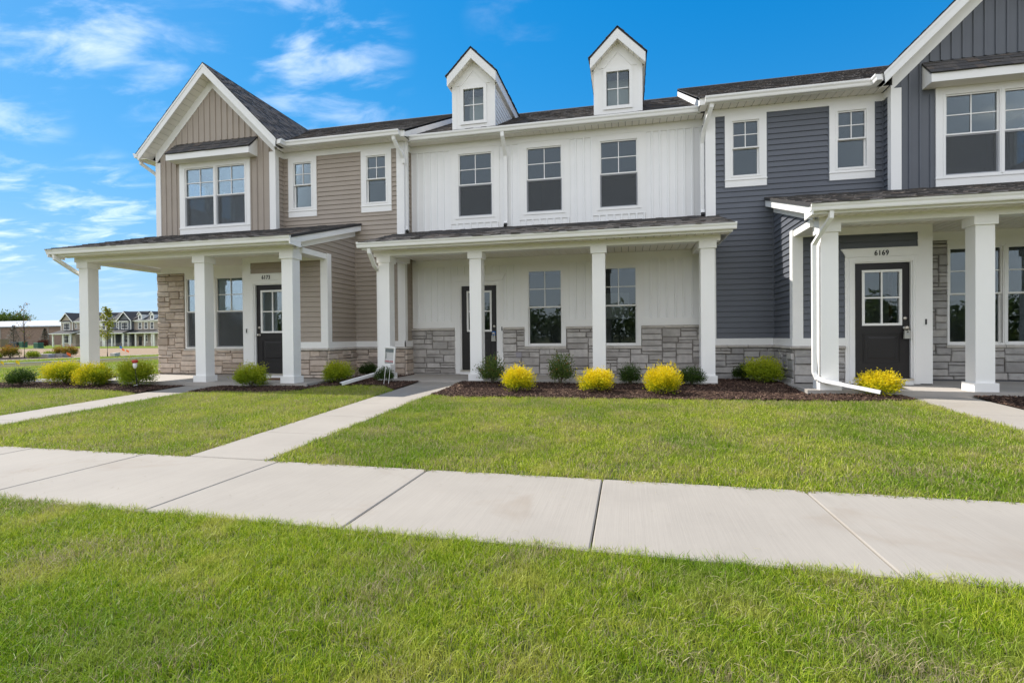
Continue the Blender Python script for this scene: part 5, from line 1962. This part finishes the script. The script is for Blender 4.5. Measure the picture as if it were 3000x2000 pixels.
# ------------------------------------------------------------------ the side street and what lies beyond
FZ = -.31
patch('lawn', [(-31.6, 3), (-14.6, 3), (-14.6, 8.4), (-14.25, 11.3), (-12.4, 11.3), (-12.4, 60), (-31.6, 60)], .0, MAT['far_lawn'], 1.6)
scatter('grass', [[(-31.6, 6), (-14.6, 6), (-14.6, 8.4), (-14.25, 11.3), (-12.4, 11.3), (-12.4, 45), (-31.6, 45)]], 0, FAR, 30, .7, 1.1, .1, 61)
def strip(name, x0, x1, y0, y1, z, th, mat):
    o = MB().box(x0, x1, y0, y1, z - th, z).build(name, mat)
    o['kind'] = 'structure'
    return o
strip('kerb', -31.95, -31.62, -30, 300, FZ + .02, .3, MAT['kerb'])
strip('road', -37.9, -31.96, -30, 300, FZ - .10, .3, MAT['asphalt'])
strip('kerb', -38.3, -37.92, -30, 300, FZ + .03, .3, MAT['kerb'])
patch('verge', [(-43.0, -20), (-38.32, -20), (-38.32, 120), (-43.0, 120)], lambda x, y: FZ + .0, MAT['far_lawn'], 8)
scatter('grass', [[(-43.0, 12), (-38.32, 12), (-38.32, 50), (-43.0, 50)]], 0, FAR, 16, .8, 1.2, .1, 62, zf=lambda x, y: FZ, step=3)
strip('pavement', -44.6, -43.02, -20, 120, FZ + .03, .2, MAT['walk'])
patch('mulch_strip', [(-52.5, -10), (-46.0, -10), (-46.0, 34.2), (-52.5, 38.5)], lambda x, y: FZ + .012, MAT['mulch'], 8)
patch('dirt_lot', [(-100, 0), (-44.62, 0), (-44.62, 74), (-75, 82), (-135, 82), (-135, 60)], lambda x, y: FZ + .004, MAT['dirt'], 10)
patch('far_lawn', [(-170, 74), (-120, 70), (-75, 73), (-60, 76), (-60, 130), (-170, 130)], lambda x, y: FZ + .01 + .02, MAT['far_lawn'], 12)

def far_unit(kind, s, X0, dy, dz, cl, trim, label):
    """one house of the far row, the same plan at a distance"""
    X = lambda u: X0 + s * u
    r = lambda a, b: tuple(sorted((X(a), X(b))))
    yg, yr, yd, yc, ym = 11.25 + dy, 11.56 + dy, 10.33 + dy, 9.24 + dy, 11.98 + dy
    P = thing('townhouse', label, 'townhouse', (X(3.5), yg, dz), 'townhouses in the far row')
    W = MAT['white']
    def win(fr, a, b, z0, z1):
        wp = ring(MB(), fr, a - .12, b + .12, z0 - .12, z1 + .12, .12, -.05, .06).build('window', W, P)
        fbox(MB(), fr, a, b, -.04, 0.01, z0, z1).build('pane', MAT['far_glass'], wp)
        m = MB()
        fbox(m, fr, a, b, .01, .03, (z0 + z1) / 2 - .03, (z0 + z1) / 2 + .03)
        m.build('muntin', W, wp)
    if kind == 'end':
        FG, FR2, FD = front(yg), front(yr), front(yd)
        MB().box(*r(0, 3.62), yg, yg + 9, dz, dz + 6.1).build('wall', cl, P)
        MB().box(*r(3.62, 6.94), yr, yg + 9, dz, dz + 5.9).build('wall', cl, P)
        MB().box(*r(3.42, 5.62), yd, yr, dz + .8, dz + 3.1).build('wall', cl, P)
        MB().box(*r(3.42, 5.65), yd - .04, yr, dz, dz + .8).build('stone_skirt', trim, P)
        fbox(MB(), FG, *r(0, 3.4), 0, .05, dz, dz + .9).build('stone_skirt', trim, P)
        xa = X(1.81)
        m = MB()
        fprism(m, FG, [(X(0), dz + 6.1), (X(3.62), dz + 6.1), (xa, dz + 7.9)], -.2, 0)
        m.build('gable_wall', cl, P)
        for sg in (-1, 1):
            roof_slab(P, MAT['roof'], (xa + sg * 2.1, yg - .33, dz + 6.05), (0, 1, 0), (-sg, 0, 1), 4.7, 2.1 * 1.4142, .08, 'gable_roof')
            pl = [(xa, dz + 8.10), (xa, dz + 7.82), (xa + sg * 2.08, dz + 5.76), (xa + sg * 2.08, dz + 6.04)]
            fprism(MB(), front(yg - .33), pl, 0, .05).build('rake_fascia', W, P)
        roof_slab(P, MAT['roof'], (r(-.2, 7.1)[0], yr - .32, dz + 6.05), (1, 0, 0), (0, 1, .505), 7.3, 5.2, .08, 'main_roof')
        roof_slab(P, MAT['roof'], (r(-.2, 7.1)[0], yr + 9.0, dz + 6.05), (1, 0, 0), (0, -1, .505), 7.3, 5.2, .08, 'main_roof')
        MB().box(*r(3.9, 7.0), yr - .45, yr - .32, dz + 5.82, dz + 6.04).build('gutter', W, P)
        fbox(MB(), FR2, *r(3.62, 6.94), 0, .04, dz + 5.62, dz + 5.82).build('frieze_board', W, P)
        for u in (.0, 3.46):
            fbox(MB(), FG, *r(u, u + .16), 0, .05, dz + 3.9, dz + 6.0).build('corner_board', W, P)
        for a, b in ((.95, 1.78), (1.9, 2.72)):
            win(FG, *r(a, b), dz + 4.1, dz + 5.5)
            win(FG, *r(a, b), dz + .95, dz + 2.65)
        MB().box(*r(.62, 3.14), yg - .32, yg, dz + 5.7, dz + 5.88).build('window_hood', W, P)
        roof_slab(P, MAT['roof'], (r(.6, 3.16)[0], yg - .34, dz + 5.9), (1, 0, 0), (0, 1, 1), 2.56, .45, .05, 'hood_roof')
        for a, b in ((3.96, 4.42), (5.97, 6.43)):
            win(FR2, *r(a, b), dz + 4.45, dz + 5.5)
        dr = fbox(MB(), FD, *r(3.74, 4.61), 0, .03, dz + .2, dz + 2.3).build('door', MAT['door'], P)
        fbox(MB(), FD, *r(3.9, 4.45), .03, .05, dz + 1.2, dz + 2.1).build('pane', MAT['far_glass'], dr)
        fbox(MB(), FD, *r(3.5, 3.74), 0, .05, dz + .2, dz + 3).build('panel_board', W, P)
        for u in (-.02, 3.13, 5.27):
            MB().box(*r(u, u + .26), yc, yc + .26, dz, dz + 2.85).build('porch_column', W, P)
        MB().box(*r(-.12, 5.6), yc - .02, yc + .24, dz + 2.85, dz + 3.0).build('porch_beam', W, P)
        MB().box(*r(-.34, 5.8), yc - .46, yc - .32, dz + 2.97, dz + 3.13).build('gutter', W, P)
        roof_slab(P, MAT['roof'], (r(-.34, 5.82)[0], yc - .44, dz + 3.16), (1, 0, 0), (0, 1, .293), 6.16, 2.9, .06, 'porch_roof')
        pl = [(yc - .44, dz + 3.12), (yr, dz + 3.93), (yr, dz + 3.73), (yc - .44, dz + 2.92)]
        fi = face_r if s > 0 else face_l
        fprism(MB(), fi(X(5.83)), pl, -.03, 0).build('rake_fascia', W, P)
    else:
        F = front(ym)
        w = abs(X(0) - X(6.94))
        MB().box(*r(0, 6.94), ym, ym + 8, dz, dz + 5.9).build('wall', cl, P)
        fbox(MB(), F, *r(0, 6.94), 0, .05, dz, dz + 1.25).build('stone_skirt', trim, P)
        fbox(MB(), F, *r(0, 6.94), 0, .05, dz + 5.62, dz + 5.85).build('frieze_board', W, P)
        roof_slab(P, MAT['roof'], (r(-.05, 7)[0], ym - .34, dz + 5.99), (1, 0, 0), (0, 1, .5), 7.05, 5.1, .08, 'main_roof')
        roof_slab(P, MAT['roof'], (r(-.05, 7)[0], ym + 8.8, dz + 5.99), (1, 0, 0), (0, -1, .5), 7.05, 5.1, .08, 'main_roof')
        MB().box(*r(0, 6.94), ym - .45, ym - .32, dz + 5.82, dz + 6.02).build('gutter', W, P)
        for u in (1.3, 3.0, 4.72):
            win(F, *r(u, u + .79), dz + 4.08, dz + 5.5)
        for u in (3.0, 4.72):
            win(F, *r(u, u + .76), dz + .95, dz + 2.6)
        dr = fbox(MB(), F, *r(1.3, 2.19), .0, .06, dz + .2, dz + 2.3).build('door', MAT['door'], P)
        fbox(MB(), F, *r(1.45, 2.04), .06, .08, dz + 1.2, dz + 2.1).build('pane', MAT['far_glass'], dr)
        for u in (-.04, 2.04, 4.6, 6.65):
            MB().box(*r(u, u + .26), yc + 1.08, yc + 1.34, dz, dz + 2.85).build('porch_column', W, P)
        MB().box(*r(-.15, 7), yc + 1.06, yc + 1.3, dz + 2.85, dz + 3.0).build('porch_beam', W, P)
        MB().box(*r(-.3, 7.2), yc + .6, yc + .74, dz + 2.97, dz + 3.13).build('gutter', W, P)
        roof_slab(P, MAT['roof'], (r(-.3, 7.2)[0], yc + .62, dz + 3.16), (1, 0, 0), (0, 1, .29), 7.5, 2.2, .06, 'porch_roof')
        for u in (1.14, 4.58):
            a, b = r(u, u + 1.05)
            xc = (a + b) / 2
            dm = MB().box(a, b, ym, ym + 2.6, dz + 6.1, dz + 7.35)
            fprism(dm, F, [(a, dz + 7.35), (b, dz + 7.35), (xc, dz + 7.87)], -2.6, 0)
            d = dm.build('dormer', W, P)
            fbox(MB(), F, xc - .25, xc + .25, 0, .03, dz + 6.35, dz + 7.1).build('pane', MAT['far_glass'], d)
            for sg in (-1, 1):
                roof_slab(P, MAT['roof'], (xc + sg * .64, ym - .2, dz + 7.42), (0, 1, 0), (-sg, 0, 1), 4, .9, .05, 'dormer_roof')
                pl = [(xc, dz + 8.06), (xc, dz + 7.82), (xc + sg * .64, dz + 7.18), (xc + sg * .64, dz + 7.42)]
                fprism(MB(), front(ym - .2), pl, 0, .04).build('rake_fascia', W, d)
    return P

DX, DY, DZ = -120.7, 84.75, FZ - .0
far_unit('end', 1, -12.22 + DX, DY, DZ, MAT['beige'], MAT['stone_tan'], 'far beige gabled townhouse at the left end of the distant row')
far_unit('mid', 1, -5.28 + DX, DY, DZ, MAT['white'], MAT['stone_grey'], 'far white townhouse between the distant beige and slate gables')
far_unit('end', -1, 8.61 + DX, DY, DZ, MAT['slate'], MAT['stone_dark'], 'far slate gabled townhouse behind the young yellow tree')
far_unit('mid', 1, 8.61 + DX, DY, DZ, MAT['beige'], MAT['stone_tan'], 'far beige townhouse with two dormers at the right end of the distant row')
far_unit('end', -1, 8.61 + 6.94 + 6.94 + DX, DY, DZ, MAT['beige'], MAT['stone_tan'], 'far beige gabled townhouse mostly hidden behind the stone corner')

wh = thing('warehouse', 'long brown brick warehouse with pale metal roof left of the distant houses', 'warehouse', (-215, 150, FZ))
MB().box(-330, -150, 150, 185, FZ - 1, 6.7).build('wall', MAT['brick'], wh)
MB().prism([(-331, 149.3, 6.5), (-331, 149.3, 6.9), (-331, 178, 10.3), (-331, 186, 9.9)], [(-149, 149.3, 6.5), (-149, 149.3, 6.9), (-149, 178, 10.3), (-149, 186, 9.9)]).build('roof', MAT['metal_roof'], wh)
for i in range(14):
    MB().box(-322 + i * 12, -321.6 + i * 12, 149.85, 150.0, FZ, 6.5).build('control_joint', MAT['mortar'], wh)

# young street trees
def sapling(x, y, h, seed, dens, label, leaf, mat, crown0=.35, wide=.22):
    rnd = random.Random(seed)
    t = thing('young_tree', label, 'tree', (x, y, FZ), 'young trees along the side street')
    tr = MB()
    tr.tube([(0, 0, -.1), (.02, 0, h * .3), (-.03, .02, h * .6), (.0, 0, h * .95)], [.055, .045, .03, .008], 8)
    lv = MB()
    tips = []
    n = 26
    for i in range(n):
        z = h * (crown0 + (.96 - crown0) * i / n)
        k = (z / h - crown0) / (1 - crown0)
        L = h * wide * (1.0 - .75 * k) * rnd.uniform(.6, 1.15) * (min(1, k * 6 + .5))
        a = rnd.uniform(0, 6.283)
        d = Vector((math.cos(a), math.sin(a), rnd.uniform(.5, 1.0))).normalized()
        p0 = Vector((0, 0, z))
        p1 = p0 + d * L * .5
        p2 = p0 + d * L + Vector((0, 0, L * .08))
        tr.tube([p0, p1, p2], [.014, .009, .004], 5)
        for j in range(int(dens)):
            q = rnd.random() ** .6
            tips.append(p0 + (p2 - p0) * q + Vector((rnd.gauss(0, .07), rnd.gauss(0, .07), rnd.gauss(0, .07))))
    for p in tips:
        o = Vector((rnd.gauss(0, 1), rnd.gauss(0, 1), rnd.gauss(0, .6))).normalized()
        s = o.cross(Vector((rnd.gauss(0, 1), rnd.gauss(0, 1), rnd.gauss(0, 1)))).normalized()
        l = leaf * rnd.uniform(.7, 1.3)
        lv.add([p, p + o * l * .5 + s * l * .35, p + o * l, p + o * l * .5 - s * l * .35], [(0, 1, 2), (0, 2, 3)], rnd.random())
    tr.build('trunk', MAT['bark'], t, local=True)
    lv.build('crown', mat, t, fix=False, local=True)
    return t
sapling(-43.3, 34.9, 4.35, 5, 34, 'young tree with yellow green leaves seen between the porch columns', .14, MAT['tree_leaf'], .33, .23)
sapling(-48.5, 32.2, 4.65, 8, 6, 'nearly bare young tree left of the corner porch column', .11, MAT['orange_leaf'], .25, .24)

def conifer(x, y, h, r, label, seed, mat):
    rnd = random.Random(seed)
    t = thing('spruce_tree', label, 'tree', (x, y, FZ), 'conifers in front of the warehouse')
    MB().tube([(0, 0, -.1), (0, 0, h * .9)], [.12, .02], 7).build('trunk', MAT['bark'], t, local=True)
    lv = MB()
    for _ in range(2200):
        k = rnd.random() ** 1.4
        z = h * (.06 + .94 * k)
        rr = r * (1 - k) * rnd.uniform(.45, 1.05) * (1 + .18 * math.sin(z * 7))
        a = rnd.uniform(0, 6.283)
        p = Vector((math.cos(a) * rr, math.sin(a) * rr, z))
        o = Vector((math.cos(a), math.sin(a), rnd.uniform(-.5, .2))).normalized()
        s = o.cross(Vector((0, 0, 1)))
        l = .34 * rnd.uniform(.6, 1.2)
        lv.add([p, p + o * l * .5 + s * .09, p + o * l, p + o * l * .5 - s * .09], [(0, 1, 2), (0, 2, 3)], rnd.random())
    lv.build('crown', mat, t, fix=False, local=True)
def ray_at(px_, Y):
    """ground x for a bearing given in photo pixels, at depth Y"""
    a = math.atan((1500 - px_) / 1496.8) + YAW
    return -Y * math.tan(a)
conifer(ray_at(40, 100), 100, 5.6, 2.6, 'dark spruce behind the nearly bare young tree', 3, MAT['spruce'])
conifer(ray_at(132, 100), 100, 4.6, 1.8, 'small spruce beside a red bush in front of the warehouse', 4, MAT['spruce'])
rb = thing('red_bush', 'dark red bush beside the small spruce in front of the warehouse', 'shrub', (ray_at(126, 97), 97, FZ))
foliage(33, 1600, .9, .75, .3, 'all', 5).build('foliage', leafy('red_bush_leaves', [(0, (.09, .03, .02)), (1, (.16, .055, .04))], .1), rb, fix=False, local=True)
wt = thing('broadleaf_tree', 'pale green tree crown rising behind the warehouse roof', 'tree', (ray_at(32, 215), 215, FZ))
foliage(35, 3500, 7.5, 3.2, 1.0, 'all', 8).build('crown', MAT['far_tree'], wt, fix=False, local=True).location.z = 10.5
MB().tube([(0, 0, 0), (0, 0, 12)], [.5, .3], 8).build('trunk', MAT['bark'], wt, local=True)

# shrubs beyond the street
OS = 'bronze orange shrubs beyond the street'
OL = ['bronze orange shrub at the far left beside the nearly bare tree', 'bronze green shrub behind the pale stone blocks', 'orange red shrub with a bright orange flag in front', 'bronze green shrub just left of the corner porch column']
for i, (x, y, sc) in enumerate(((-49.6, 31.9, 1.05), (-50.3, 36.2, .85), (-48.8, 36.0, .92), (-46.6, 35.9, .92))):
    if i == 0:
        o0 = shrub('orange_shrub', 41, 2200, .55, .5, .10, 'tips', MAT['orange_leaf'], OL[0], (x, y, FZ), OS)
        o0.scale = (sc, sc, sc)
    else:
        dup(o0, (x, y, FZ), i * 1.3, (sc, sc, sc), OL[i])
GS = 'small green shrubs beyond the street'
g0 = shrub('green_shrub', 43, 1500, .42, .28, .09, 'all', MAT['lime_leaf'], 'low green shrub at the foot of the nearly bare young tree', (-47.9, 32.4, FZ), GS)
dup(g0, (-48.4, 33.9, FZ), 2, (.9, .9, .9), 'low green shrub left of the pale stone blocks')
dup(g0, (-50.1, 31.3, FZ), 1, (.8, .8, .7), 'low green shrub in front of the far left bronze shrub')
def block(x0, y, w, label):
    mb = MB()
    r_ = random.Random(int(w * 100))
    A = [(x0, y - .25, FZ), (x0 + w, y - .25, FZ), (x0 + w * .98, y + .25, FZ), (x0 + .03, y + .25, FZ)]
    B = [(x * 1 + r_.uniform(-.03, .03), yy * 1, FZ + .33 + r_.uniform(-.04, .04)) for x, yy, z in A]
    mb.prism(A, B)
    tag(mb.build('stone_block', MAT['stone_grey']), label, 'stone', 'pale stone blocks beyond the street')
block(-48.6, 33.5, 1.15, 'long flat pale stone block beyond the street')
block(-47.75, 34.1, .95, 'short square pale stone block beside the bronze green shrub')
block(-43.1, 35.2, .5, 'grey stone block at the foot of the yellow green young tree')

# utility cabinets
def cabinet(x, y, w, d, h, mat, label):
    t = thing('utility_cabinet', label, 'cabinet', (x, y, FZ), 'utility cabinets by the dirt lot')
    MB().box(-w / 2, w / 2, -d / 2, d / 2, .1, h * .86).build('housing', mat, t, local=True)
    MB().prism([(-w / 2 - .04, -d / 2 - .04, h * .86), (w / 2 + .04, -d / 2 - .04, h * .86), (w / 2 + .04, d / 2 + .04, h * .86), (-w / 2 - .04, d / 2 + .04, h * .86)],
               [(-w / 2 + .04, -d / 2 + .04, h), (w / 2 - .04, -d / 2 + .04, h), (w / 2 - .04, d / 2 - .04, h), (-w / 2 + .04, d / 2 - .04, h)]).build('lid', mat, t, local=True)
    MB().box(-w / 2 - .1, w / 2 + .1, -d / 2 - .1, d / 2 + .1, -.05, .1).build('pad', MAT['kerb'], t, local=True)
cabinet(ray_at(51, 84), 84, 1.9, 1.6, 1.25, MAT['utility_grey'], 'dark grey utility cabinet behind the nearly bare tree trunk')
cabinet(ray_at(68, 84), 84, 1.0, 1.0, 1.3, MAT['utility_green'], 'green utility cabinet next to the dark grey one')
cabinet(ray_at(113, 74), 74, 1.05, 1.0, 1.15, MAT['utility_green'], 'green utility cabinet standing alone in front of the warehouse')
cabinet(ray_at(3, 88), 88, 2.2, 1.6, 2.0, MAT['dirt'], 'tan utility cabinet at the left edge beyond the dirt lot')

flag(-20.9, 13.6, MAT['flag_y'], 'yellow marker flag in the lawn behind the left mulch bed', .48, .13, .5)
flag(-25.4, 16.0, MAT['flag_y'], 'yellow marker flag cut by the left edge of the picture', .5, .14, .3)
flag(-46.8, 34.2, MAT['flag_o'], 'bright orange flag in front of the orange red shrub', .45, .3, .6)
flag(-65.0, 54.0, MAT['flag_b'], 'blue marker flag in the dirt lot', .7, .34, .4)
flag(-57.2, 47.8, MAT['flag_o'], 'upper orange marker flag in the dirt lot', .5, .3, .4)
flag(-50.9, 43.0, MAT['flag_o'], 'lower orange marker flag in the dirt lot', .45, .26, .4)

# wood on the far side of the street behind the viewer, seen only as reflections
rnd = random.Random(99)
mb = MB()
for i in range(110):
    cx_, cy_ = -90 + i * 1.75 + rnd.uniform(-1, 1), -62 + rnd.uniform(-6, 6)
    hh, rr = rnd.uniform(4.2, 7.5), rnd.uniform(2.0, 3.2)
    mb.tone = .3
    mb.tube([(cx_, cy_, -.6), (cx_, cy_, hh * .6)], [.25, .1], 6)
    for _ in range(300):
        d = Vector((rnd.gauss(0, 1), rnd.gauss(0, 1), rnd.gauss(0, 1))).normalized()
        k = rnd.uniform(.6, 1.05)
        p = Vector((cx_ + d.x * rr * k, cy_ + d.y * rr * k, max(-.2, hh * .5 + d.z * hh * .54 * k)))
        o = Vector((rnd.gauss(0, 1), rnd.gauss(0, 1), rnd.gauss(0, .6))).normalized()
        s = o.cross(d).normalized()
        l = rnd.uniform(.5, .9)
        mb.add([p, p + o * l * .5 + s * l * .35, p + o * l, p + o * l * .5 - s * l * .35], [(0, 1, 2), (0, 2, 3)], rnd.random())
wd = mb.build('woodland', MAT['far_tree'], None, fix=False)
wd['kind'] = 'stuff'
wd['label'] = 'line of trees across the street'
